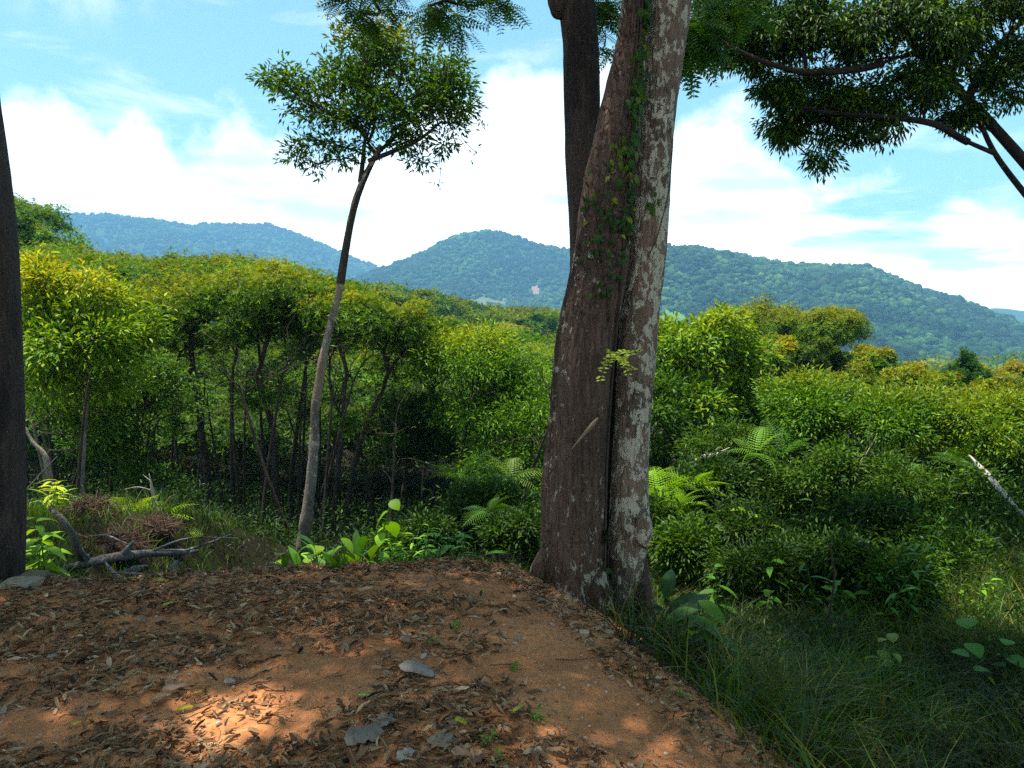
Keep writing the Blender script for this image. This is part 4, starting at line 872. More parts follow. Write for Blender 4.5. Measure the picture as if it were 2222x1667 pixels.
def on_trunk(rows, Yd, py, f):
    a = np.array(sorted(rows)); l = np.interp(py, a[:, 0], a[:, 1]); r_ = np.interp(py, a[:, 0], a[:, 2]); c = P((l+r_)/2, py, Yd); R = (r_-l)/2*Yd/F_PX
    return c+np.array([f*R, -math.sqrt(max(0, 1-f*f))*R*1.03, 0]), unit(np.array([f, -math.sqrt(max(0, 1-f*f)), 0]))
rp = np.random.default_rng(77)
def flakes(mb):
    for k in range(230):
        py = rp.uniform(-10, 1240) if k < 90 else rp.uniform(-10, 620); f = rp.uniform(-.97, .85); p, nn = on_trunk(ML, 5.0, py, f)
        h = rp.uniform(.012, .05); w = rp.uniform(.004, .011); up_ = unit(np.array([rp.normal(0, .18), 0, 1.]))
        side = unit(np.cross(up_, nn)); lift = rp.uniform(.006, .02)
        V = np.array([p-side*w, p+side*w*rp.uniform(.6, 1.2), p+side*w*.8+up_*h+nn*lift, p-side*w*.7+up_*h*.9+nn*lift*1.2])+nn*.004
        mb.add(V, [(0, 1, 2, 3)])
TB = P(1290, 1320, 5.05); TB[2] = tz(TB[0], TB[1])
big = empty('great_tree', TB, 'huge tree of three fused trunks, vine clad and blotched, rising beside the dirt mound', 'tree')
tops = []
for nm, rows, Yd, zx, bk, lb, sd, lp in (('trunk', ML, 5.0, (.9, 5.2, 8.0), 'bark_rough', 'rough scaly middle trunk with ivy', 3, .05), ('trunk', MR, 5.12, (2.2, 5.6, 8.2), 'bark_pale', 'smoother trunk blotched with pale lichen', 14, .035), ('trunk', MD, 5.75, (.1, 6.6, 8.4), 'bark_dark', 'narrow dark trunk behind the others', 25, .03)):
    pt, rd, bf = stem_from_rows(rows, Yd, zx, seed=sd, lump=lp)
    lo = pt[0]-np.array([0, 0, .35]); pt = np.vstack([lo[None], pt]); rd = np.concatenate([[rd[0]*1.1], rd])
    mb = MB(); pt = np.stack([np.interp(np.linspace(0, 1, 620), np.linspace(0, 1, len(pt)), pt[:, k]) for k in range(3)], 1); rd = np.interp(np.linspace(0, 1, 620), np.linspace(0, 1, len(rd)), rd)
    amp_, st_r, sc_r = {'bark_rough': (.11, 2.6, 15.), 'bark_pale': (.035, 5., 8.), 'bark_dark': (.05, 3., 9.)}[bk]
    def bf2(i, th, P_, bf=bf, amp_=amp_, st_r=st_r, sc_r=sc_r, sd=sd):
        z = P_[:, 2][:, None]*np.ones_like(th); wob_ = fbm(th*2, z*2.5, sd+50, 3)*1.2; u_ = np.abs(th/(2*math.pi)*2-1)*math.pi
        rg = np.abs(fbm(u_*sc_r*.55+wob_, z*st_r+wob_, sd+60, 4))*2; pl = fbm(u_*sc_r*1.4, z*9, sd+70, 3)
        return bf(i, th, P_)*(1+amp_*(rg-.25)+amp_*.35*pl)
    V, F = tube(pt, rd, 150, bumpf=bf2)
    mb.add(V, F)
    if rows is ML: flakes(mb)
    o = mb.build(nm, M[bk], big, smooth=True, origin=TB); o['label'] = lb; tops.append(pt[-1])
# the cleft where the trunks grew together
mb = MB(); add_tube(mb, smooth_path([P(a, c_, 5.26) for c_, a in ((1400, 1322), (1262, 1319), (1030, 1322), (897, 1328), (764, 1338), (671, 1345), (557, 1361), (439, 1370), (338, 1380), (220, 1390), (101, 1399), (-60, 1408))], 60), .085, 14); mb.build('trunk', M['bark_black'], big, smooth=True, origin=TB)['label'] = 'dark cleft between the fused trunks'
# burl at the top of the dark trunk, seam filler, scars
def lumpball(c, rad, seed, amp=.2, sub=4):
    bm = bmesh.new(); bmesh.ops.create_icosphere(bm, subdivisions=sub, radius=1); V = np.array([v.co[:] for v in bm.verts]); F = np.array([[v.index for v in f.verts] for f in bm.faces]); bm.free()
    n = fbm(V[:, 0]*1.7+seed, V[:, 1]*1.7+V[:, 2]*1.3, seed, 4); return V*(1+amp*4*n[:, None]*.5)*np.array(rad)+np.array(c), F
mb = MB(); c = P(1214, -6, 5.72); mb.add(*lumpball(c, (.085, .10, .15), 4, .12)); mb.build('burl', M['bark_dark'], big, smooth=True, origin=TB)
mb = MB(); c = P(1395, 1150, 5.0); mb.add(*lumpball(c, (.06, .09, .13), 6, .15)); mb.build('burl', M['bark_pale'], big, smooth=True, origin=TB)
# root flares
mb = MB()
for (x0, y0, x1, y1, Yd, r0) in ((1190, 1200, 1160, 1275, 4.98, .085), (1290, 1240, 1300, 1350, 4.86, .11), (1345, 1220, 1332, 1380, 4.95, .08), (1240, 1230, 1235, 1310, 4.86, .12), (1385, 1200, 1400, 1330, 5.1, .07)):
    add_tube(mb, smooth_path([P(x0, y0, Yd+.08), P((x0+x1)/2, (y0+y1)/2, Yd), P(x1, y1, Yd-.02)+np.array([0, 0, -.1])], 12), np.linspace(r0*.75, r0*1.15, 12), 16, bumpf=lambda i, th, P_: 1+fbm(np.cos(th)*3, P_[:, 2][:, None]*4+np.sin(th)*3, 4, 3)*.4, tip=False)
mb.build('root_flare', M['bark_rough'], big, smooth=True, origin=TB)
# torn bark scar (pale splinter)
def strip(mb, pts, w, col, nrm=(0, -1, 0), thick=.012):
    pts = np.array(pts, float); d = unit(np.gradient(pts, axis=0)); x = unit(np.cross(d, np.array(nrm))); w = np.asarray(w)[:, None]; n = len(pts)
    V = np.concatenate([pts-x*w, pts+np.array(nrm)*thick, pts+x*w]).reshape(3, n, 3).transpose(1, 0, 2).reshape(-1, 3)
    F = []
    for i in range(n-1): a = i*3; F += [(a, a+1, a+4, a+3), (a+1, a+2, a+5, a+4)]
    mb.add(V, F, col)
mb = MB(); pts = [P(1240+58*q, 975-68*q, 4.735+.0*q) for q in np.linspace(0, 1, 6)]; strip(mb, pts, [.001, .005, .009, .012, .013, .008], (.20, .145, .095))
mb.build('bark_scar', M['dry'], big, origin=TB)
# crown of the great tree: high over the viewer, shading the mound (limbs from the three trunk tops)
def raypatch(P_, g, rad):
    v = P_-g; tpar = v @ SUN_DIR; return (np.linalg.norm(v-tpar[:, None]*SUN_DIR, axis=1) > rad) | (tpar < 0)
GAPS = [(P(545, 1605, 2.95)*np.array([1, 1, 0]), .23), (P(490, 1650, 2.8)*np.array([1, 1, 0]), .16), (P(610, 1590, 2.97)*np.array([1, 1, 0]), .12), (P(60, 1590, 2.97)*np.array([1, 1, 0]), .07), (P(150, 1600, 2.97)*np.array([1, 1, 0]), .05),
        (P(680, 1240, 4.9)*np.array([1, 1, 0]), .12), (P(290, 1120, 7.6)*np.array([1, 1, 0])+[0, 0, .2], .5), (P(120, 1100, 7.8)*np.array([1, 1, 0])+[0, 0, .3], .25), (P(100, 1190, 5.6), .22), (P(150, 1130, 6.6), .14), (P(790, 1130, 5.35), .3), (P(690, 1190, 5.35), .25), (P(880, 1190, 5.4), .25), (P(960, 1130, 8.5), .5),
        (P(2170, 1300, 6.5), .55), (P(2100, 1250, 7.0), .35), (P(1450, 1090, 9), 1.4), (P(1600, 1110, 8.6), .7), (P(1700, 1130, 8), .35), (P(1540, 1180, 7.2), .25)]
def gaps(P_):
    k = np.ones(len(P_), bool)
    for g, rad in GAPS: k &= raypatch(P_, g, rad)
    # nothing of the high crowns hangs into the upper part of the view
    return k & ~((P_[:, 1] > 1.5) & (P_[:, 2] < CAM[2]+.44*P_[:, 1]+.35))
def overhead(root, tr, r0, blobs, n, per, seed, bark, origin, gapf=gaps, size=.13, spread=.5):
    r = np.random.default_rng(seed); wd = MB(); tips = blob_points(blobs, n, r, .25, .2); tips = tips[gapf(tips)]
    dirs = np.tile([0, 0, 1.], (len(tips), 1))
    for k, tb in enumerate(tr):
        m = np.argmin([np.linalg.norm(tips-q[-1], axis=1) for q in tr], axis=0) == k
        if m.sum() > 1:
            dirs[m] = grow(wd, smooth_path(tb, 6), np.linspace(r0[k], r0[k]*.8, 6), tips[m], .012, 6, .3, r=r, start=.5)
    wd.build('limbs', M[bark], root, smooth=True, origin=origin)
    lf = MB(); leafcloud(lf, tips, dirs, per, spread, size, r=r, cull=gapf, cols=((.02, .06, .014), (.035, .09, .016), (.05, .12, .02)), w=(3, 3, 1)); lf.build('crown', M['leaf'], root, origin=origin)
T_ = [np.array(q) for q in tops]
overhead(big, [[T_[0]-(0, 0, .3), T_[0], T_[0]+(-1.0, -.4, 1.0)], [T_[1]-(0, 0, .3), T_[1], T_[1]+(.9, .2, 1.0)], [T_[2]-(0, 0, .3), T_[2], T_[2]+(-.5, .3, 1.)]], [.13, .17, .12],
         [((-2.6, 2.8, 9.6), (3.6, 3.6, 1.7)), ((1.0, 3.2, 9.8), (3.6, 3.4, 1.8)), ((.8, 5.6, 9.6), (3.4, 2.2, 1.5)), ((-1.2, -.5, 9.6), (4.5, 2.8, 1.6)), ((-3.4, 5.4, 9.2), (2.2, 1.7, 1.2)), ((2.6, 5.8, 9.8), (2.2, 2.0, 1.4)), ((4.4, 3.2, 9.7), (3.2, 3.6, 1.5)), ((4.8, 5.8, 9.9), (2.4, 2.0, 1.3)), ((3.5, .2, 9.6), (3.5, 2.8, 1.5))], 1000, 150, 801, 'bark_pale', TB)

# vine with ivy leaves climbing the middle trunk
vine_o = P(1350, 1300, 4.7); vine_o[2] = tz(vine_o[0], vine_o[1])
vine = empty('climbing_vine', vine_o, 'leafy climbing vine clinging to the middle trunk of the huge tree', 'vine')
mb = MB(); vf = [(1300, .9), (1180, .92), (1000, .93), (850, .95), (700, .9), (560, .72), (450, .62), (350, .70), (250, .62), (150, .60), (60, .45), (-40, .5)]
path = [on_trunk(ML, 5.0, a, b)[0]+np.array([0, -.012, 0]) for a, b in vf]; add_tube(mb, smooth_path(path, 60), .008, 6, (.12, .09, .05))
path2 = [on_trunk(ML, 5.0, a, b)[0]+np.array([0, -.008, 0]) for a, b in [(700, .6), (620, .3), (540, -.2), (480, -.5), (420, -.3), (330, -.1), (260, .2), (120, .3), (0, .2)]]; add_tube(mb, smooth_path(path2, 50), .006, 5, (.12, .09, .05))
path3 = [on_trunk(MR, 5.12, a, b)[0]+np.array([0, -.008, 0]) for a, b in [(640, -.7), (520, .3), (420, .85)]]+[on_trunk(MR, 5.12, 300, .95)[0], on_trunk(MR, 5.12, 200, .2)[0], on_trunk(MR, 5.12, 110, -.6)[0]]; add_tube(mb, smooth_path(path3, 50), .0035, 5, (.05, .035, .03))
path4 = [on_trunk(ML, 5.0, a, b)[0]+np.array([0, -.006, 0]) for a, b in [(700, -.9), (690, -.4), (640, .2), (560, .5)]]; add_tube(mb, smooth_path(path4, 30), .003, 5, (.05, .035, .03))
mb.build('vine_stem', M['bark_thin'], vine, smooth=True, origin=vine_o)
mb = MB(); rv = np.random.default_rng(88); IVY = T_nice(.62, 5, .5, .14); n = 0
def ivy(rows, Yd, py, f, s, c):
    s *= .95; c = np.array(c)*.5; p, nn = on_trunk(rows, Yd, py, f); d = unit(np.array([rv.normal(0, .7), 0, -1.])+nn*rv.uniform(-.1, .6))
    place(mb, IVY, (p+nn*.02)[None], d[None], (nn+rv.normal(0, .35, 3))[None], s, np.array(c), .2, rv)
for k in range(130):
    py = rv.uniform(-40, 420); f = rv.normal(.62, .17); ivy(ML, 5.0, py, np.clip(f, -.2, .97), rv.uniform(.035, .075), (.03, .10, .03) if rv.random() < .85 else (.10, .2, .03))
for k in range(90):
    py = rv.normal(470, 40); f = rv.uniform(-.85, .9) if rv.random() < .6 else rv.normal(.75, .1); ivy(ML, 5.0, py, np.clip(f, -.95, .95), rv.uniform(.03, .06), (.025, .09, .03) if rv.random() < .85 else (.22, .26, .02))
for k in range(24): ivy(ML, 5.0, rv.normal(340, 18), np.clip(rv.normal(.05, .2), -.9, .9), rv.uniform(.03, .05), (.10, .16, .03))
for k in range(26): ivy(ML, 5.0, rv.uniform(480, 640), np.clip(rv.normal(.3, .3), -.9, .9), rv.uniform(.03, .055), (.03, .10, .03))
for k in range(16): ivy(MR, 5.12, rv.normal(450, 12), np.clip(rv.normal(.0, .2), -.9, .9), rv.uniform(.025, .04), (.06, .14, .03))
for k in range(20): ivy(ML, 5.0, rv.uniform(1120, 1300), rv.choice([-.85, .85]), rv.uniform(.035, .06), (.03, .09, .03))
mb.build('ivy_leaves', M['leaf'], vine, smooth=True, origin=vine_o)
# small sprig of pale leaflets growing from the seam
so_ = P(1330, 770, 4.72); spr = empty('seedling_sprig', so_, 'sprig of pale green leaflets sprouting from the seam between the trunks', 'sprig')
mb = MB(); mt = MB(); rq = np.random.default_rng(5)
for k in range(9):
    a = P(1330+rq.uniform(-10, 10), 775+rq.uniform(-5, 10), 4.75); e = P(1355+rq.uniform(-60, 55), 800+rq.uniform(-38, 30), 4.55+rq.uniform(-.1, .1)); pth = smooth_path([a, (a+e)/2+np.array([0, -.02, .03]), e], 9); add_tube(mt, pth, .0016, 4, (.08, .1, .03))
    for q in pth[2:]:
        for s_ in (-1, 1): place(mb, T_leaf(.45, .05, .1), q[None], np.array([[s_*.8+rq.normal(0, .2), -.1, rq.normal(0, .3)]]), np.array([[0, -.7, .7]]), rq.uniform(.022, .036), (.20, .28, .07), .15, rq)
mt.build('twig', M['bark_thin'], spr, origin=so_); mb.build('foliage', M['leaf'], spr, origin=so_)

# ------------------------------------------------------------------ dark trunk at the left edge
LE = [(a_, b_-20, c_-18) for a_, b_, c_ in [(1330, -200, 56), (1250, -195, 54), (1100, -190, 55), (900, -188, 52), (760, -186, 49), (560, -184, 41), (420, -186, 28), (330, -188, 17), (230, -190, 2), (100, -205, -16), (0, -218, -32)]]
lb_ = P(-70, 1290, 4.75); lb_[2] = tz(lb_[0], lb_[1]); edge_t = empty('edge_tree', lb_, 'near black tree trunk cut by the left edge of the view', 'tree')
pt, rd, bf = stem_from_rows(LE, 4.75, (-3.7, 4.4, 7.6), seed=41, lump=.018); pt = np.vstack([pt[0]-(0, 0, .3), pt]); rd = np.concatenate([[rd[0]*1.05], rd])
mb = MB(); mb.add(*tube(pt, rd, 56, bumpf=bf)); mb.build('trunk', M['bark_dark'], edge_t, smooth=True, origin=lb_)
overhead(edge_t, [[pt[-1]-(0, 0, .3), pt[-1], pt[-1]+(.2, -.3, 1.2)]], [.17], [((-4.6, 4.2, 9.4), (2.8, 2.7, 1.5)), ((-5.2, .8, 9.3), (3.2, 3, 1.6)), ((-5.6, 6.2, 9.3), (1.8, 1.3, 1.1)), ((-7.6, 2.4, 9.2), (2.6, 3.6, 1.4)), ((-4.6, -2.2, 9.2), (3.4, 2.4, 1.4))], 460, 100, 802, 'bark_dark', lb_)

# ------------------------------------------------------------------ slim pale tree with the lacy crown
YS = 10.0
sb = P(650, 1228, YS); sb[2] = tz(sb[0], sb[1])-.1
st_ = [(652, 1210), (663, 1140), (675, 1050), (682, 950), (684, 880), (700, 780), (718, 700), (735, 640), (745, 570), (757, 500), (768, 440), (790, 385), (812, 345), (826, 315)]
sr = [18, 17, 14.5, 13, 12, 11, 9.5, 8.5, 8, 8, 7.5, 8, 7, 6]
slim = empty('slim_tree', sb, 'slim pale trunked tree with a lacy dark green crown against the clouds', 'tree')
pts_ = [sb]+[P(a, b, YS) for a, b in st_]; rr_ = np.array([19]+sr)*YS/F_PX*.78
q_ = smooth_path(np.concatenate([np.array(pts_), rr_[:, None]], 1), 90)
# knots along the slim trunk
kn = np.ones(90)
for z0 in (.12, .30, .48, .60, .66, .73, .80): i0 = int(z0*90); kn[max(0, i0-1):i0+2] *= 1.13
wd = MB(); V, F = tube(q_[:, :3], q_[:, 3]*kn, 20, bumpf=lambda i, th, P_: 1+fbm(np.cos(th)*2, P_[:, 2][:, None]*5+np.sin(th)*2, 8, 3)*.22); wd.add(V, F)
wd.build('trunk', M['bark_slim'], slim, smooth=True, origin=sb)
def pb(a, b, rx, ry, dy=0): return pxblob(a, b, rx, ry, YS, .95, dy)
SB = [pb(845, 150, 125, 68), pb(760, 175, 75, 65, .3), pb(930, 190, 90, 70), pb(655, 198, 68, 40, -.3), pb(602, 176, 34, 34), pb(690, 240, 65, 38), pb(965, 240, 65, 60, .3), pb(850, 240, 90, 60, -.2), pb(780, 250, 70, 50), pb(700, 310, 48, 26), pb(665, 340, 28, 24), pb(710, 370, 36, 20), pb(770, 345, 36, 32), pb(890, 300, 60, 36), pb(900, 330, 30, 26), pb(960, 325, 18, 14), pb(820, 110, 80, 36), pb(980, 150, 40, 34)]
rS = np.random.default_rng(91); tips = blob_points(SB, 640, rS, .35, .15, 6, .24)
wl_ = MB(); fk = [q_[k, :3] for k in range(60, 90, 3)]
t1 = smooth_path(fk, 10); drs = np.zeros_like(tips)
left = tips[:, 0] < P(770, 300, YS)[0]
lbp = smooth_path([P(782, 395, YS), P(785, 370, YS+.05), P(790, 330, YS+.1), P(792, 300, YS+.15)], 6)
lb2 = smooth_path([P(800, 350, YS), P(860, 325, YS-.1), P(910, 310, YS-.15), P(950, 270, YS-.1)], 8)
far = (tips[:, 0] > P(880, 300, YS)[0]) & (tips[:, 2] < P(880, 215, YS)[2])
for m, tb, ra in ((left, lbp, np.linspace(.035, .02, 6)), (far & ~left, lb2, np.linspace(.032, .016, 8)), (~left & ~far, t1, np.linspace(.055, .03, 10))):
    drs[m] = grow(wl_, tb, ra, tips[m], .0045, 6, .25, r=rS, start=.35, wob=.10)
wl_.build('limbs', M['bark_thin'], slim, smooth=True, origin=sb)
lf = MB(); leafcloud(lf, tips, drs, 21, .15, .078, r=rS, cols=((.014, .045, .012), (.035, .10, .014), (.085, .17, .015)), w=(3, 3, 2), tipcol=(.22, .20, .02), topfrac=.85, tmpl=LEAF, droop=.15)
lf.build('crown', M['leaf'], slim, origin=sb)
# dangling vine threads under its right side
def threads(name, label, lines, Y, seed, leafn=5, o=None):
    r = np.random.default_rng(seed); o = P(lines[0][0], lines[0][1], Y); root = empty(name, o, label, 'vine'); mb = MB(); ml = MB()
    for (x0, y0, x1, y1) in lines:
        pth = smooth_path([P(x0, y0, Y), P((x0+x1)/2+r.normal(0, 6), (y0+y1)/2+r.normal(0, 6), Y), P(x1, y1, Y)], 12); add_tube(mb, pth, .0035, 4, (.05, .04, .03))
        e = pth[-1]+r.normal(0, .05, (leafn, 3)); place(ml, LEAF, e, r.normal(size=(leafn, 3))+[0, 0, -.5], r.normal(size=(leafn, 3)), .07, (.04, .09, .03), .2, r)
    mb.build('thread', M['bark_thin'], root, origin=o); ml.build('leaf_tufts', M['leaf'], root, origin=o)
threads('hanging_vine', 'thin dangling vine threads under the right side of the lacy crown', [(950, 320, 951, 408), (985, 265, 1035, 268), (1000, 290, 1030, 330), (985, 300, 1010, 318), (1035, 250, 1046, 275)], YS, 6)

# ------------------------------------------------------------------ big spreading tree whose branches enter at the right
YR = 9.0
rbx = np.array([10.8, 10.2, 0.]); rbx[2] = tz(rbx[0], rbx[1])
rt = empty('spreading_tree', rbx, 'spreading tree with black limbs and heavy foliage reaching in from the upper right', 'tree')
wd = MB(); r2 = np.random.default_rng(92)
Y0 = YR
trunk_p = smooth_path([rbx-(0, 0, .2), rbx*.5+P(2420, 700, Y0+.6)*.5+(.6, .2, -.3), P(2420, 640, Y0+.5)], 14); add_tube(wd, trunk_p, np.linspace(.34, .22, 14), 18)
lim1 = smooth_path([trunk_p[-1], P(2330, 470, Y0+.2), P(2222, 350, Y0), P(2120, 235, Y0), P(2030, 150, Y0), P(1960, 70, Y0+.1), P(1900, -40, Y0+.2)], 40); add_tube(wd, lim1, np.linspace(.09, .03, 40), 12)
lim2 = smooth_path([trunk_p[-1], P(2330, 540, Y0), P(2222, 420, Y0-.05), P(2150, 325, Y0-.1), P(2130, 270, Y0-.05), P(2115, 240, Y0)], 26); add_tube(wd, lim2, np.linspace(.052, .024, 26), 10)
lim3 = smooth_path([P(2155, 332, Y0-.1), P(2080, 300, Y0-.2), P(2040, 270, Y0-.25), P(1970, 258, Y0-.3), P(1860, 250, Y0-.3), P(1760, 240, Y0-.3)], 26); add_tube(wd, lim3, np.linspace(.027, .011, 26), 8)
lim4 = smooth_path([P(1990, 110, Y0), P(1880, 150, Y0-.2), P(1740, 160, Y0-.4), P(1640, 130, Y0-.5), P(1540, 80, Y0-.5)], 22); add_tube(wd, lim4, np.linspace(.018, .009, 22), 8)
lim5 = smooth_path([P(2100, 215, Y0), P(2130, 150, Y0+.2), P(2200, 60, Y0+.3), P(2280, 0, Y0+.3)], 18); add_tube(wd, lim5, np.linspace(.05, .025, 18), 8)
def rbl(a, b, rx, ry, dy=0): return pxblob(a, b, rx, ry, YR, .9, dy)
g1 = [rbl(1800, 60, 170, 90), rbl(1960, 60, 130, 110), rbl(2080, 110, 110, 120), rbl(1700, 90, 100, 70), rbl(1880, 150, 120, 90)]
g2 = [rbl(1700, 210, 70, 50), rbl(1780, 240, 100, 55), rbl(1690, 290, 48, 50), rbl(1760, 320, 44, 30), rbl(1860, 240, 90, 60), rbl(1870, 290, 34, 20), rbl(1970, 200, 90, 60)]
g3 = [rbl(2180, 130, 80, 90), rbl(2150, 200, 60, 50), rbl(2230, 60, 80, 100), rbl(2060, 30, 150, 80), rbl(2100, 240, 70, 26)]
g4 = [rbl(1600, 70, 90, 60), rbl(1560, 30, 80, 60), rbl(1620, 120, 60, 40), rbl(1720, 50, 90, 60)]
allt = []; alld = []
for g, lm, n_ in ((g1, lim1[14:], 380), (g2, lim3[4:], 330), (g3, lim5, 310), (g4, lim4[4:], 250)):
    tp_ = blob_points(g, n_, r2, .35, .0, 10, .15); d_ = grow(wd, lm, np.linspace(.04, .02, len(lm)), tp_, .0045, 6, .1, r=r2, start=.0, wob=.12); allt.append(tp_); alld.append(d_)
wd.build('trunk', M['bark_black'], rt, smooth=True, origin=rbx)
allt = np.concatenate(allt); alld = np.concatenate(alld)
keep = ~((np.abs(allt[:, 0]-P(2000, 340, YR)[0]) < .0)); lf = MB()
leafcloud(lf, allt, alld, 44, .16, .070, r=r2, cols=((.010, .034, .010), (.022, .065, .012), (.08, .15, .015)), w=(4, 3, 1.4), tmpl=T_leaf(.32, .08, .15), droop=.7, upb=.1)
lf.build('crown', M['leaf'], rt, origin=rbx)

# hanging compound-leaf sprays from the tree overhead
def spray(name, label, blobs, Y, n, seed, size=.30, per=3, top=None, col=((.02, .07, .02), (.04, .11, .02), (.10, .18, .03))):
    r = np.random.default_rng(seed); bl = [pxblob(a, b, rx, ry, Y, .8, dy) for a, b, rx, ry, dy in blobs]; tips = blob_points(bl, n, r, .1, 0)
    tr = smooth_path([P(x, y, Y+.1*k) for k, (x, y) in enumerate(top)], 8); o = tr[0]; root = empty(name, o, label, 'branch', 'leafy branches hanging into the top of the view'); wd = MB()
    dr = grow(wd, tr, np.linspace(.03, .014, 8), tips, .003, 5, -.1, r=r, start=.2, wob=.1); wd.build('limb', M['bark_dark'], root, smooth=True, origin=o)
    N = len(tips)*per; tt_ = np.repeat(tips, per, 0); d = np.repeat(dr, per, 0)*.5+r.normal(size=(N, 3))*np.array([1, .8, .4])+np.array([0, 0, -.45]); nn = np.array([0, -.35, .8])+r.normal(size=(N, 3))*.4
    lm = MB(); place(lm, PINN, tt_, d, nn, size*(.6+.6*r.random(N)), palette(N, col, (4, 3, 1), r), .15, r); lm.build('crown', M['leaf'], root, origin=o); return root
spray('hanging_branch', 'feathery leaved branch hanging from the top edge over the lacy crown', [(800, 25, 55, 34, 0), (830, 5, 60, 24, .2), (760, 8, 36, 18, 0), (810, 62, 20, 18, 0)], 6.2, 60, 811, size=.2, top=[(860, -260), (850, -160), (830, -60), (820, 0)])
spray('hanging_branch', 'feathery leaved branch dangling in open sky left of the huge trunk', [(965, 40, 50, 36, 0), (1010, 15, 64, 30, .2), (1000, 80, 34, 22, -.1), (1080, 2, 46, 16, 0), (930, 15, 36, 22, 0)], 5.9, 66, 812, size=.22, top=[(1080, -260), (1060, -150), (1020, -60), (1000, 0)])
spray('hanging_branch', 'fine feathery foliage showing in the gap between the dark and middle trunks', [(1310, 30, 40, 55, 0), (1320, 95, 25, 22, 0)], 6.6, 45, 813, size=.22, top=[(1330, -260), (1325, -160), (1320, -60), (1318, 0)])
spray('hanging_branch', 'feathery leaved branch drooping just right of the huge trunk', [(1520, 60, 60, 60, 0), (1500, 110, 36, 36, 0), (1570, 30, 70, 50, .2), (1540, 110, 50, 30, .2)], 6.4, 90, 814, top=[(1560, -280), (1550, -160), (1540, -60), (1530, 0)])

# ------------------------------------------------------------------ dead wood
def limbpiece(name, label, pts, rad, Y=None, bark='deadwood', cat='branch', sides=14, sub=(), col=(.3, .27, .24), jag=True, seed=3, world=False):
    w = [np.array(p) for p in pts] if world else [P(*p) for p in pts]; pth = smooth_path(w, 26); rr = np.interp(np.linspace(0, 1, 26), np.linspace(0, 1, len(rad)), rad)
    mb = MB(); V, F = tube(pth, rr, sides, bumpf=lambda i, th, P_: 1+fbm(np.cos(th)*2.5, i*.35+np.sin(th)*2.5, seed, 3)*.95); mb.add(V, F)
    for e in (0, 25): ring = V[e*sides:(e+1)*sides]; mb.add(np.vstack([ring, ring.mean(0)+(pth[e]-pth[1 if e == 0 else 24])*.6]), np.array([(k, (k+1) % sides, sides) for k in range(sides)]))
    for (p, r_) in sub: add_tube(mb, smooth_path([P(*q) if not world else np.array(q) for q in p], 10), np.linspace(r_, r_*.4, 10), 7)
    o = mb.build(name, M[bark], smooth=True, origin=pth[0]); return tag(o, label, cat)
limbpiece('fallen_log', 'weathered grey fallen log lying behind the mound edge', [(140, 1232, 6.0), (200, 1222, 6.05), (270, 1205, 6.1), (330, 1200, 6.2), (400, 1198, 6.4), (430, 1196, 6.6)], [.022, .032, .036, .028, .024, .012], sub=[([(400, 1196, 6.4), (450, 1180, 6.6), (500, 1160, 6.8)], .012), ([(330, 1196, 6.2), (400, 1165, 6.4), (515, 1168, 6.7)], .01), ([(270, 1200, 6.1), (290, 1175, 6.1)], .03)], cat='log')
limbpiece('upturned_branch', 'smooth grey branch rising at a slant from the fallen log', [(185, 1212, 6.05), (172, 1200, 6.0), (155, 1155, 5.95), (130, 1120, 5.9), (108, 1102, 5.9)], [.036, .03, .026, .022, .016], sub=[([(118, 1108, 5.9), (105, 1098, 5.9)], .012)])
limbpiece('broken_branch', 'thin pale broken branch lying across the mound edge', [(228, 1220, 5.5), (245, 1240, 5.35), (268, 1262, 5.2)], [.006, .012, .014])
limbpiece('grey_root', 'short grey driftwood piece under the fallen log', [(262, 1245, 5.4), (300, 1235, 5.5), (320, 1228, 5.5)], [.012, .03, .01], seed=9)
limbpiece('pale_stick', 'long thin stick lying along the mound edge', [(240, 1243, 5.2), (300, 1246, 5.15), (345, 1250, 5.1), (380, 1246, 5.1)], [.006, .009, .008, .004], seed=5)
limbpiece('pale_stick', 'forked stick on the ground between the log and the brush heap', [(190, 1165, 6.6), (230, 1160, 6.6), (275, 1180, 6.4)], [.006, .008, .005], seed=6)
limbpiece('tree_stump', 'small upright splintered grey stump on the mound edge', [(376, 1250, 5.25), (378, 1232, 5.27), (384, 1218, 5.3)], [.036, .033, .02], cat='stump', seed=12)
limbpiece('pale_post', 'bleached jagged snag standing behind the brush heap', [(340, 1130, 7.9), (334, 1090, 7.9), (330, 1060, 7.9), (324, 1030, 7.9)], [.024, .02, .016, .004], bark='bleached', cat='snag', sub=[([(330, 1065, 7.9), (300, 1055, 7.85), (270, 1062, 7.8)], .006), ([(333, 1085, 7.9), (350, 1070, 7.8), (352, 1050, 7.8)], .005), ([(328, 1045, 7.9), (310, 1030, 7.9)], .005)])
limbpiece('leaning_stem', 'pale crooked stem leaning behind the edge trunk', [(120, 1090, 8.6), (105, 1020, 8.6), (98, 985, 8.6), (70, 960, 8.6), (55, 930, 8.6)], [.035, .03, .032, .02, .015], bark='bark_slim', cat='stem', sub=[([(60, 1060, 8.5), (95, 1020, 8.5), (125, 990, 8.5)], .008)])
limbpiece('leafless_stem', 'dim straight stem rising behind the brush heap', [(168, 1080, 9.5), (175, 980, 9.5), (182, 900, 9.5), (192, 830, 9.5)], [.02, .018, .016, .010], bark='bark_thin', cat='stem', sub=[([(185, 860, 9.5), (170, 820, 9.5), (160, 780, 9.4)], .006)])
limbpiece('bleached_branch', 'bleached white fallen branch slanting down through the bushes at the right edge', [(2105, 990, 9.6), (2135, 1022, 9.4), (2160, 1050, 9.2), (2190, 1085, 9.0), (2230, 1125, 8.8), (2290, 1180, 8.6)], [.012, .030, .030, .022, .018, .016], bark='bleached')
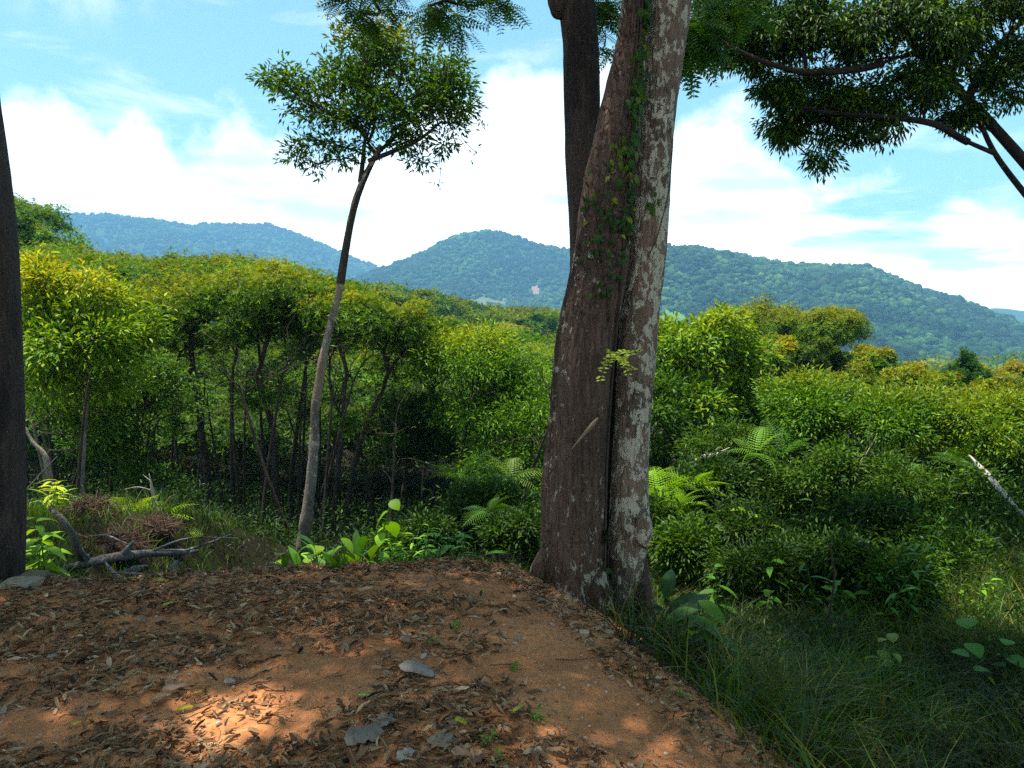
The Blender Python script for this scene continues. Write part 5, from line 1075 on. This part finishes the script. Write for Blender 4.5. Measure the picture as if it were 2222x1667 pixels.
limbpiece('pale_broken_branch', 'pale tan broken branch stub jutting out of the bushes', [(1512, 1000, 10.2), (1532, 992, 10.1), (1552, 988, 10.0), (1582, 972, 9.9)], [.03, .042, .018, .006], bark='bleached', sub=[([(1545, 985, 10.1), (1560, 970, 10.1)], .006)])
limbpiece('dead_twigs', 'tangle of bare dead twigs in front of the broad green bush', [(1860, 1010, 11), (1880, 985, 11), (1900, 950, 11)], [.006, .009, .006], bark='bleached', cat='twigs', sub=[([(1880, 985, 11), (1910, 990, 11), (1960, 985, 11)], .005), ([(1870, 1000, 11), (1840, 1012, 11), (1820, 1030, 11)], .006), ([(1888, 970, 11), (1885, 930, 11), (1890, 900, 11)], .006), ([(1880, 985, 11), (1860, 950, 11)], .005)])
limbpiece('root_stick', 'thick root like stick running along the rim of the mound under the huge tree', [(1312, 1372, 3.98), (1345, 1388, 3.92), (1385, 1405, 3.88), (1430, 1424, 3.85)], [.020, .022, .017, .008], bark='bark_thin', cat='stick')
limbpiece('arching_stem', 'bare curved stem standing in the shaded bank', [(1795, 1360, 5.6), (1805, 1300, 5.6), (1812, 1250, 5.6), (1800, 1180, 5.6)], [.01, .009, .008, .005], bark='bark_thin', cat='stem')

# heap of dead brush and earth
def brush(px, py, Yd, rx, ry, n, seed, name, label):
    r = np.random.default_rng(seed); c = P(px, py, Yd); gz = tz(c[0], c[1]); o = np.array([c[0], c[1], gz]); s = Yd/F_PX; R = rx*s; H = min(max(c[2]-gz, .10), .35)+ry*s
    mb = MB(); V, F = lumpball((c[0], c[1], gz), (R, R*.7, H*.85), seed, .12); mb.add(V, F, (.05, .028, .018))
    for k in range(n):
        a = r.random()*6.28; q = r.random()**.5; th = r.uniform(0, 1.5); p = o+np.array([math.cos(a)*R*math.cos(th), math.sin(a)*R*.7*math.cos(th), H*.85*math.sin(th)]); d = unit(r.normal(size=3)*np.array([1, 1, .45])); L = r.uniform(.08, .4)
        add_tube(mb, smooth_path([p-d*L/2, p+r.normal(0, .02, 3), p+d*L/2], 5), r.uniform(.0015, .004), 4, np.array((.11, .065, .043))*r.uniform(.3, 1.6))
    return tag(mb.build(name, M['stone'], smooth=True, origin=o), label, 'brush pile')
brush(195, 1128, 7.6, 46, 20, 420, 31, 'brush_pile', 'reddish heap of dead twigs and roots behind the upturned grey branch')
brush(330, 1160, 7.4, 50, 6, 200, 32, 'brush_pile', 'lower heap of brown cut brush under the sunlit ferns')
brush(240, 1195, 6.7, 70, 8, 260, 33, 'brush_pile', 'dark flat layer of dead twigs just behind the fallen log')
brush(1085, 1200, 6.0, 36, 14, 120, 34, 'brush_pile', 'small tangle of brown dry stalks left of the double trunk')

# ------------------------------------------------------------------ stones, slab, named leaves
def rock(name, label, px, py, rad, col, seed, Yd=None, cat='rock', group=None):
    p = gpt(px, py, soil_z) if Yd is None else P(px, py, Yd)
    if Yd is not None: p[2] = max(tz(p[0], p[1]), sz1(p[0], p[1]))
    V, F = lumpball((0, 0, 0), np.array(rad)*1.25, seed, .3, 4); rz_ = np.array(rad); V = np.clip(V, -rz_*np.array([.95, .9, .6]), rz_*np.array([.9, .95, .55])); col = np.array(col)*np.array([.78, .66, .52]); o = MB().add(V, F, col).build(name, M['stone'], smooth=False); o.location = (p[0], p[1], p[2]+rad[2]*.35); return tag(o, label, cat, group)
rock('rock_slab', 'pale flat rock slab at the foot of the dark edge trunk', 45, 1278, (.10, .09, .035), (.42, .37, .31), 71, 4.45)
rock('rock_slab', 'grey brown slab leaning behind the pale one by the edge trunk', 75, 1262, (.07, .06, .045), (.26, .22, .17), 72, 4.65)
rock('white_stone', 'white rounded stone on the rim of the mound below the huge tree', 1268, 1377, (.026, .022, .017), (.68, .56, .44), 73)
rock('pale_stone', 'pale stone half buried at the rim right of the white one', 1300, 1368, (.022, .02, .014), (.52, .40, .30), 74)
rock('pale_stone', 'tan stone wedged against the root like stick', 1322, 1376, (.024, .02, .016), (.50, .38, .28), 75)
rock('pale_stone', 'single pale stone lower down the rim', 1365, 1418, (.018, .016, .012), (.58, .47, .37), 76)
rock('pink_stone', 'pointed pink stone standing on the crest of the mound', 812, 1232, (.024, .02, .028), (.52, .28, .20), 77, 4.75)
rock('pink_stone', 'flat pinkish stone on the crest beside the pointed one', 832, 1236, (.026, .02, .012), (.50, .30, .22), 78, 4.72)
rock('pink_stone', 'pink stone on the left part of the crest', 405, 1246, (.03, .02, .014), (.55, .28, .20), 79, 4.9)
rock('soil_clod', 'rounded orange clod on the crest near the slim trunk', 560, 1240, (.04, .03, .025), (.36, .17, .09), 80, 4.85)
for i, (a, b, w_) in enumerate([(1250, 1370, 'above'), (1180, 1500, 'on the bare orange slope, upper'), (1270, 1452, 'on the bare orange slope, lower')]):
    rock('small_stone', f'small pale pebble {w_} the white stone' if i == 0 else f'small pale pebble {w_} one of two', a, b, (.013, .011, .009), (.55, .42, .32), 81+i)
def bigleaf(name, label, px, py, L, w, ang, col, seed, tilt=(0, 0), bend=.2, wav=.03, matn='dry', lift=.012, cat='leaf', ragged=0., tm=None):
    r = np.random.default_rng(seed); p = gpt(px, py, soil_z); a = RAD(ang)
    tv, tf = tm or T_nice(w/L, 10, bend, .05, wav=wav)
    tv = tv.copy(); tv[:, 1] -= .5
    if ragged:
        tv[:, 0] *= 1+ragged*r.normal(size=len(tv)); tv[:, 1] += ragged*.15*r.normal(size=len(tv)); tv[:, 2] += ragged*.12*r.normal(size=len(tv))
    d = np.array([[math.cos(a), math.sin(a), tilt[0]]]); mb = MB(); place(mb, (tv, tf), np.zeros((1, 3)), d, np.array([[tilt[1], -.15, 1.]]), L, np.array(col)*(np.array([.74, .62, .50]) if name == 'dead_leaf' else 1), 0, r)
    V = mb.V[0]; col_ = np.clip(mb.K[0]*(1+.12*r.normal(size=(len(V), 1))), .01, .9); mb.K[0] = col_
    o = mb.build(name, M[matn], smooth=True); so_l = o.modifiers.new('thickness', 'SOLIDIFY'); so_l.thickness = .0015
    o.location = (p[0], p[1], p[2]+lift-min(0, V[:, 2].min())); return tag(o, label, cat)
GREY = (.36, .33, .33)
bigleaf('dead_leaf', 'large grey curled leaf lying alone in the litter of the mound', 905, 1468, .165, .085, -12, (.40, .38, .38), 1, bend=.28, lift=.004)
bigleaf('dead_leaf', 'big crumpled grey leaf at the bottom of the litter', 790, 1610, .15, .11, 20, (.33, .31, .28), 2, ragged=.22, bend=.1, wav=.06)
bigleaf('dead_leaf', 'grey torn leaf lying just above the big crumpled one', 835, 1580, .12, .07, 60, (.30, .28, .25), 3, ragged=.25, bend=.15)
bigleaf('dead_leaf', 'tan crumpled leaf right of the big grey crumpled one', 965, 1622, .14, .08, -20, (.42, .33, .26), 4, ragged=.2, bend=.1)
bigleaf('dead_leaf', 'small tan leaf below the tan crumpled one', 1000, 1645, .07, .045, -10, (.44, .30, .22), 5, ragged=.1)
bigleaf('dead_leaf', 'white torn leaf scrap above the grey curled leaf', 920, 1432, .045, .025, 60, (.62, .60, .60), 6, tilt=(.4, 0))
bigleaf('dead_leaf', 'pale greyish leaf beside the bare orange patch', 385, 1505, .12, .055, 40, (.38, .28, .22), 7, ragged=.1)
bigleaf('dead_leaf', 'small white folded leaf in the litter', 498, 1486, .05, .035, 15, (.66, .60, .60), 8, ragged=.12)
bigleaf('dead_leaf', 'brown leaf with a pale face below the crest of the mound', 880, 1398, .07, .05, -40, (.34, .24, .17), 9, ragged=.12)
bigleaf('dead_leaf', 'grey leaf scrap on the right fringe of the litter', 1125, 1392, .05, .03, -30, (.42, .37, .34), 10, ragged=.15)
bigleaf('dead_leaf', 'grey curled leaf in the left part of the litter', 118, 1432, .06, .03, 40, (.40, .36, .34), 11, ragged=.1)
bigleaf('dead_leaf', 'mauve grey leaf in the upper litter left of centre', 305, 1352, .075, .045, -10, (.34, .25, .20), 12, ragged=.12)
bigleaf('dead_leaf', 'grey upright scrap of leaf at the bottom edge', 880, 1652, .07, .05, 30, (.46, .46, .48), 13, ragged=.15, tilt=(.3, 0))
bigleaf('dead_leaf', 'dark purple leaf at the very bottom of the mound', 1035, 1655, .08, .05, 80, (.20, .12, .11), 14, ragged=.1)
YL = (.50, .40, .03)
for i, (px, py, L, w, an, cl, lb) in enumerate([(366, 1318, .075, .026, 70, (.42, .38, .05), 'yellow leaf standing out high in the litter below the crest'), (402, 1546, .065, .028, 35, (.60, .42, .03), 'bright yellow leaf in the bare patch left of the sun fleck'), (430, 1512, .045, .016, 45, (.50, .36, .08), 'narrow yellow leaf just above the bright yellow one'), (167, 1577, .036, .024, 60, (.60, .40, .04), 'small yellow leaf in the lower left bare soil'), (795, 1518, .07, .018, 0, (.32, .42, .07), 'fresh green fallen leaf by the litter band'), (1125, 1545, .08, .018, 55, (.42, .36, .04), 'curved olive yellow leaf on the lower right litter'), (1000, 1572, .06, .03, -35, (.40, .34, .04), 'olive yellow leaf below and left of the curved one'), (1048, 1288, .035, .016, 10, (.50, .32, .06), 'little orange leaf on the upper right of the mound'), (300, 1388, .03, .018, 0, (.45, .38, .05), 'tiny yellow leaf in the middle of the litter'), (145, 1405, .05, .02, 40, (.40, .33, .05), 'dull yellow leaf in the left litter'), (1672, 1608, .05, .03, 50, (.55, .30, .03), 'orange leaf on the dark slope at the lower right of the mound'), (352, 1265, .05, .05, 20, (.30, .26, .04), 'olive leaves near the crest beside the stump')]):
    bigleaf('yellow_leaf', lb, px, py, L, w, an, cl, 20+i, bend=.15, matn='dry')

# ------------------------------------------------------------------ litter, pebbles (uncountable)
def strip_t(n, curl, w, cup, seed):
    r = np.random.default_rng(seed); V = []; F = []; a = 0.; x = z = 0.; yy = 0.
    k = r.normal(0, .1)
    for i in range(n+1):
        q = i/n; ww = w*math.sin(math.pi*(.12+.8*q))**.7
        V += [(x-ww*math.cos(a), yy-ww*math.sin(a)*0, z+cup*ww), (x, yy, z), (x+ww*math.cos(a), yy, z+cup*ww)]
        a += curl/n+k; x += math.sin(a)/n*.9; yy += math.cos(a)/n; z += r.normal(0, .05)
    V = np.array(V); V[:, 1] -= V[:, 1].mean()
    for i in range(n): b = i*3; F += [(b, b+1, b+4, b+3), (b+1, b+2, b+5, b+4)]
    return V, np.array(F)
LT = [strip_t(5, c, w, cu_, 50+i) for i, (c, w, cu_) in enumerate([(.4, .10, .9), (1.6, .07, .6), (-1.2, .09, 1.), (2.4, .06, .4), (.2, .16, .5), (-.5, .22, .6), (.9, .12, 1.3), (-2.0, .08, .5)])]
LCOL = [(.09, .045, .022), (.20, .105, .05), (.32, .18, .09), (.38, .25, .135), (.44, .31, .18), (.34, .145, .06)]
def bare(px, py):
    b = np.zeros(len(px))
    for (cx, cy_, rx, ry, a) in ((720, 1500, 130, 60, 1), (560, 1590, 170, 50, .8), (60, 1600, 150, 50, 1), (300, 1560, 220, 32, .75), (950, 1275, 130, 36, .8), (1200, 1420, 130, 110, 1), (1300, 1540, 180, 120, 1), (1500, 1620, 160, 70, .7), (880, 1250, 250, 18, .6), (180, 1275, 120, 20, .7), (460, 1262, 150, 18, .7), (1080, 1290, 90, 40, .9), (640, 1480, 60, 20, .8), (300, 1440, 60, 18, .5), (600, 1250, 120, 15, .7), (1440, 1500, 60, 50, .7)):
        b = np.maximum(b, a*np.clip(1.5-((px-cx)/rx)**2-((py-cy_)/ry)**2, 0, 1))
    return b
def scatter_litter(name, label, n, seed, sizes, dens, zf=soil_z, box=(-5.5, 1.6, .9, 5.1), cols=LCOL, temps=LT, w=(2, 4, 4, 3, 1.2, .8), kind='stuff', m_='dry', cat='leaf litter', lift=.006):
    r = np.random.default_rng(seed); x = r.uniform(box[0], box[1], n*4); y = box[2]+(box[3]-box[2])*r.random(n*4)**1.0
    d = edge_d(x, y); dep = y*math.cos(PITCH)+1.6*math.sin(PITCH); px = 1111+F_PX*x/dep; py = 833.5+F_PX*(1.6*math.cos(PITCH)-y*math.sin(PITCH))/dep
    k = r.random(n*4) < dens(x, y, d, px, py); x, y = x[k][:n], y[k][:n]; z = zf(x, y)
    mb = MB(); N = len(x); a = r.random(N)*6.283; ti = r.integers(len(temps), size=N); col = palette(N, cols, w, r)
    for j, T_ in enumerate(temps):
        m = ti == j
        dd = np.stack([np.cos(a[m]), np.sin(a[m]), r.normal(0, .14, m.sum())], 1); nn = np.array([0, 0, 1.])+r.normal(size=(m.sum(), 3))*.35
        place(mb, T_, np.stack([x[m], y[m], z[m]+lift*(.6+r.random(m.sum()))], 1), dd, nn, r.uniform(sizes[0], sizes[1], m.sum())*(.7+.6*r.random(m.sum())), col[m], .25, r)
    return tag(mb.build(name, M[m_], smooth=True), label, cat, kind=kind)
scatter_litter('leaf_litter', 'thick litter of curled brown leaves and pods over the mound', 52000, 61, (.022, .066), lambda x, y, d, px, py: np.clip(1.05-1.05*bare(px, py), .0, 1)*np.clip(.40+4.6*(fbm(x*1.7, y*3.4, 71, 4)+.12), .05, 1)*(d < .06))
scatter_litter('leaf_litter', 'sparser bits of brown litter on the rim and slope of the mound', 13000, 62, (.025, .055), lambda x, y, d, px, py: (np.abs(d-.22) < .38)*np.clip(.45+1.5*fbm(x*3, y*3, 72)+.3, 0, 1), zf=lambda x, y: np.maximum(terrain(x, y)+.01, soil_z(x, y)), box=(-5, 2.4, 1.2, 5.6))
scatter_litter('soil_crumbs_litter', 'fine crumbs and chips of bark sprinkled over the bare soil', 14000, 63, (.006, .016), lambda x, y, d, px, py: np.clip(.45+1.2*fbm(x*4, y*4, 73), .1, 1)*(d < .05), lift=.002)
ws_ = MB(); rr3 = np.random.default_rng(64)
for k in range(150):   # fine twigs lying over the litter
    x_, y_ = rr3.uniform(-3.6, .9), rr3.uniform(1.6, 4.8); L_ = rr3.uniform(.06, .32); a_ = rr3.normal(.35, .6)
    if edge_d(x_, y_) > -.1: continue
    q0 = np.array([x_, y_]); dd = np.array([math.cos(a_), math.sin(a_)]); pts_t = [np.array([*(q0+dd*L_*s_+rr3.normal(0, .006, 2)), 0]) for s_ in (-.5, -.2, .2, .5)]
    for p_ in pts_t: p_[2] = sz1(p_[0], p_[1])+.010+rr3.random()*.008
    add_tube(ws_, smooth_path(pts_t, 7), np.linspace(.0030, .0014, 7)*rr3.uniform(.6, 1.4), 5, np.array((.22, .13, .08))*rr3.uniform(.5, 1.4))
tag(ws_.build('twig_litter', M['stone'], smooth=True), 'thin dry twigs scattered over the litter', 'twigs', kind='stuff')
pv, pf = ico(2, 9, .25, .7)
def pebbles(name, label, n, seed, dens, smin, smax, cols=((.46, .28, .18), (.38, .19, .10), (.52, .38, .28), (.33, .15, .08)), box=(-4.5, 2.0, 1.2, 5.2)):
    r = np.random.default_rng(seed); x = r.uniform(box[0], box[1], n*6); y = r.uniform(box[2], box[3], n*6); d = edge_d(x, y); k = r.random(n*6) < dens(x, y, d); x, y = x[k][:n], y[k][:n]
    s = smin+(smax-smin)*r.random(len(x))**3; z = np.maximum(soil_z(x, y), terrain(x, y)); mb = MB(); bake_blobs(mb, np.stack([x, y, z+s*.25], 1), s, palette(len(x), cols, (3, 3, 1.5, 2), r), [(pv, pf), ICO[1], ICO[2]], r)
    tag(mb.build(name, M['stone']), label, 'pebbles', kind='stuff')
pebbles('pebbles', 'pale pebbles and grit strewn along the rim of the mound', 1900, 65, lambda x, y, d: np.exp(-((d+.07)/.10)**2)*(x > -.9)+.05*(d < 0), .003, .016)
pebbles('gravel', 'fine gravel over the bare orange soil', 5200, 66, lambda x, y, d: (d < -.02)*np.clip(.25+1.6*fbm(x*2, y*2, 78)+.25*(x > .0), 0.03, 1), .002, .009)
# ------------------------------------------------------------------ grass and undergrowth
def grass(name, label, n, seed, fx, hmin, hmax, cols, w, width=.0045, zoff=0, seg=4, bendm=.9):
    r = np.random.default_rng(seed); x, y = fx(r, n); n = len(x); z = terrain(x, y)-.01
    cx_ = np.floor(x/.22); cy2 = np.floor(y/.22); ta = hsh(cx_, cy2, seed)*6.283; a = ta+r.normal(0, 1.1, n); h = r.uniform(hmin, hmax, n)*(.55+.9*vn(x*1.6, y*1.6, seed+3)); bend = r.uniform(.25, bendm, n)*h
    q = np.linspace(0, 1, seg+1)[None]; dx = np.cos(a)[:, None]*bend[:, None]*q**2; dy = np.sin(a)[:, None]*bend[:, None]*q**2; hz = h[:, None]*(q-.38*q**3*(bend/h)[:, None])
    ctr = np.stack([x[:, None]+dx, y[:, None]+dy, z[:, None]+hz], -1); wv = width*(.6+.8*r.random(n))[:, None]*(1-q**1.6*.95); b = r.random(n)*3.14; s = np.stack([np.cos(b), np.sin(b), np.zeros(n)], 1)[:, None]*wv[..., None]
    V = np.stack([ctr-s, ctr+s], 2).reshape(n, -1, 3); m = 2*(seg+1); f = np.array([(2*i, 2*i+1, 2*i+3, 2*i+2) for i in range(seg)]); F = f[None]+(np.arange(n)*m)[:, None, None]
    c = palette(n, cols, w, r)*(1+r.normal(0, .2, (n, 1)))*(.35+1.3*vn(x*1.3+7, y*1.3, seed+9)**1.5)[:, None]; tag(MB().add(V.reshape(-1, 3), F.reshape(-1, 4), np.repeat(np.clip(c, .005, .8), m, 0)).build(name, M['grass'], smooth=True), label, 'grass', kind='stuff')
GC = [(.030, .085, .010), (.055, .125, .013), (.095, .145, .025), (.17, .15, .055)]
def bankx(r, n):
    x = r.uniform(.5, 7.5, n*3); y = r.uniform(1.8, 9.5, n*3); d = edge_d(x, y); k = (d > .12)&(r.random(n*3) < np.clip(.30+1.6*fbm(x*1.1, y*1.1, 33)+.35, .05, 1)*np.clip((d-.1)*1.6, .05, 1)); return x[k][:n], y[k][:n]
grass('grass', 'long tangled grass covering the shaded bank right of the mound', 70000, 91, bankx, .14, .52, GC, (4, 4, 2.4, 1.6), width=.005, bendm=1.3)
grass('dry_grass', 'dead straw coloured grass stalks bent among the green of the bank', 5200, 99, bankx, .12, .42, [(.20, .16, .08), (.12, .09, .045), (.28, .23, .13)], (3, 3, 1), width=.006, bendm=1.6)
def leftx(r, n):
    x = r.uniform(-7, 1.2, n*3); y = r.uniform(5.0, 11, n*3); d = edge_d(x, y); k = (d > .15)&((x < -.36*y)|(y < 5.7)|(r.random(n*3) < .15))&(r.random(n*3) < np.clip(.2+2*fbm(x*1.3, y*1.3, 35)+.25, .03, 1)); return x[k][:n], y[k][:n]
grass('grass', 'patchy grass on the ground behind the mound', 16000, 92, leftx, .06, .24, GC, (4, 4, 1, .6))
def under(name, label, n, seed, box, hz, leaf, cols, w, tm=LEAF, per=14, spread=.3, dens=.5):
    r = np.random.default_rng(seed); x = r.uniform(box[0], box[1], n*4); y = r.uniform(box[2], box[3], n*4); d = edge_d(x, y); k = (d > .7)&(r.random(n*4) < np.clip(dens+2.2*fbm(x*.5, y*.5, seed), 0.05, 1))&(np.hypot(x-.5, y-5.1) > .9); x, y = x[k][:n], y[k][:n]
    z = terrain(x, y)+hz[0]+(hz[1]-hz[0])*r.random(len(x))**1.5*(.4+1.2*vn(x*.6, y*.6, seed+1)); tips = np.stack([x, y, z], 1); mb = MB(); leafcloud(mb, tips, np.tile([0, 0, 1.], (len(tips), 1)), per, spread, leaf, tmpl=tm, cols=cols, w=w, r=r, droop=.1)
    # their stalks
    g = np.stack([x, y, terrain(x, y)], 1); s = np.array([.004, 0, 0]); m = len(g); V = np.stack([g-s, g+s, tips+s*.6, tips-s*.6], 1).reshape(-1, 3); mb.add(V, np.arange(m*4).reshape(-1, 4), (.05, .06, .025))
    tag(mb.build(name, M['leaf']), label, 'undergrowth', kind='stuff')
UC = [(.010, .032, .007), (.020, .056, .009), (.042, .095, .012)]
under('undergrowth', 'low leafy undergrowth on the slope under the thin trees', 700, 93, (-11, 3, 8.2, 12.5), (.02, .30), .05, [(.006, .020, .005), (.012, .036, .007), (.03, .07, .01)], (5, 3, .6), per=18, spread=.2, dens=.15)
under('undergrowth', 'dark undergrowth in the gully among the thin stems', 4200, 97, (-14, 5, 12, 28), (.02, .8), .085, UC, (5, 3, .6), per=24, spread=.34, dens=.8)
under('undergrowth', 'tangled green undergrowth filling the bank and thicket right of the huge tree', 2000, 94, (1.4, 13, 7.6, 15), (.05, .55), .065, UC, (4, 3, 1.5), per=28, spread=.24, dens=.4)
under('undergrowth', 'scattered small leafy weeds among the grass of the shaded bank', 420, 98, (1.0, 8, 3.4, 7.8), (.03, .4), .05, UC, (3, 3, 2), per=18, spread=.15, dens=.2)
under('undergrowth', 'ground cover of small leaves and ferns close behind the mound and huge tree', 520, 95, (-1.6, 2.6, 5.6, 9), (.02, .26), .05, UC, (3, 3, 2), per=20, spread=.16, dens=.55)
under('undergrowth', 'deep green undergrowth of the slope further down', 2000, 96, (-22, 26, 19, 36), (.1, .9), .13, UC, (3, 3, 2), per=30, spread=.5, dens=.7)
# small seedlings growing in the litter of the mound
for i, (px, py, n_, lb) in enumerate([(1060, 1610, 5, 'dark grassy seedling tuft low in the litter'), (1165, 1565, 4, 'small dark seedling at the right border of the litter'), (985, 1360, 4, 'pale green seedling in the upper right litter'), (1120, 1455, 4, 'tiny green sprout beside the bare orange slope'), (935, 1400, 3, 'green sprout left of the pale seedling'), (1475, 1515, 4, 'yellow green sprout on the rim of the mound'), (1080, 1650, 2, 'single upright green blade at the bottom edge')]):
    plant(px, py, None, 750+i, lb, h=.045, nst=n_, nl=4, leaf=.035, col=(.07, .17, .03), tmpl=LANCE, spreadx=.012, ground=soil_z, name='seedling', upr=.5)

# weeds and grass blades creeping over the rim
def rimx(r, n):
    x = r.uniform(-5, 1.6, n*8); y = r.uniform(1.5, 5.6, n*8); d = edge_d(x, y); k = (d > -.12)&(d < .4)&(r.random(n*8) < np.clip(2.2*fbm(x*2.2, y*2.2, 38)+.1, 0, 1)); return x[k][:n], y[k][:n]
grass('grass', 'short grass tufts creeping over the rim of the mound', 5200, 90, rimx, .04, .14, GC, (3, 4, 2, 1), width=.0035)
# ------------------------------------------------------------------ air
def haze():
    X0, X1, Y0_, Y1_, Z0, Z1 = -2750, 2750, -60, 2750, -90, 340
    V = [(x, y, z) for z in (Z0, Z1) for y in (Y0_, Y1_) for x in (X0, X1)]; F = [(0, 2, 3, 1), (4, 5, 7, 6), (0, 1, 5, 4), (2, 6, 7, 3), (0, 4, 6, 2), (1, 3, 7, 5)]
    m = bpy.data.materials.new('air'); m.use_nodes = True; tt = NT(m.node_tree); tt.n.clear()
    pv_ = tt.new('ShaderNodeVolumePrincipled'); pv_.inputs['Color'].default_value = (.27, .63, 1, 1); pv_.inputs['Density'].default_value = HAZE; pv_.inputs['Anisotropy'].default_value = .0
    out = tt.new('ShaderNodeOutputMaterial'); tt.l.new(pv_.outputs[0], out.inputs['Volume'])
    m.cycles.homogeneous_volume = True
    o = MB().add(np.array(V, float), np.array(F)).build('haze', m); tag(o, 'thin blue haze filling the valley air', kind='stuff')
HAZE = .00040
if HAZE: haze()
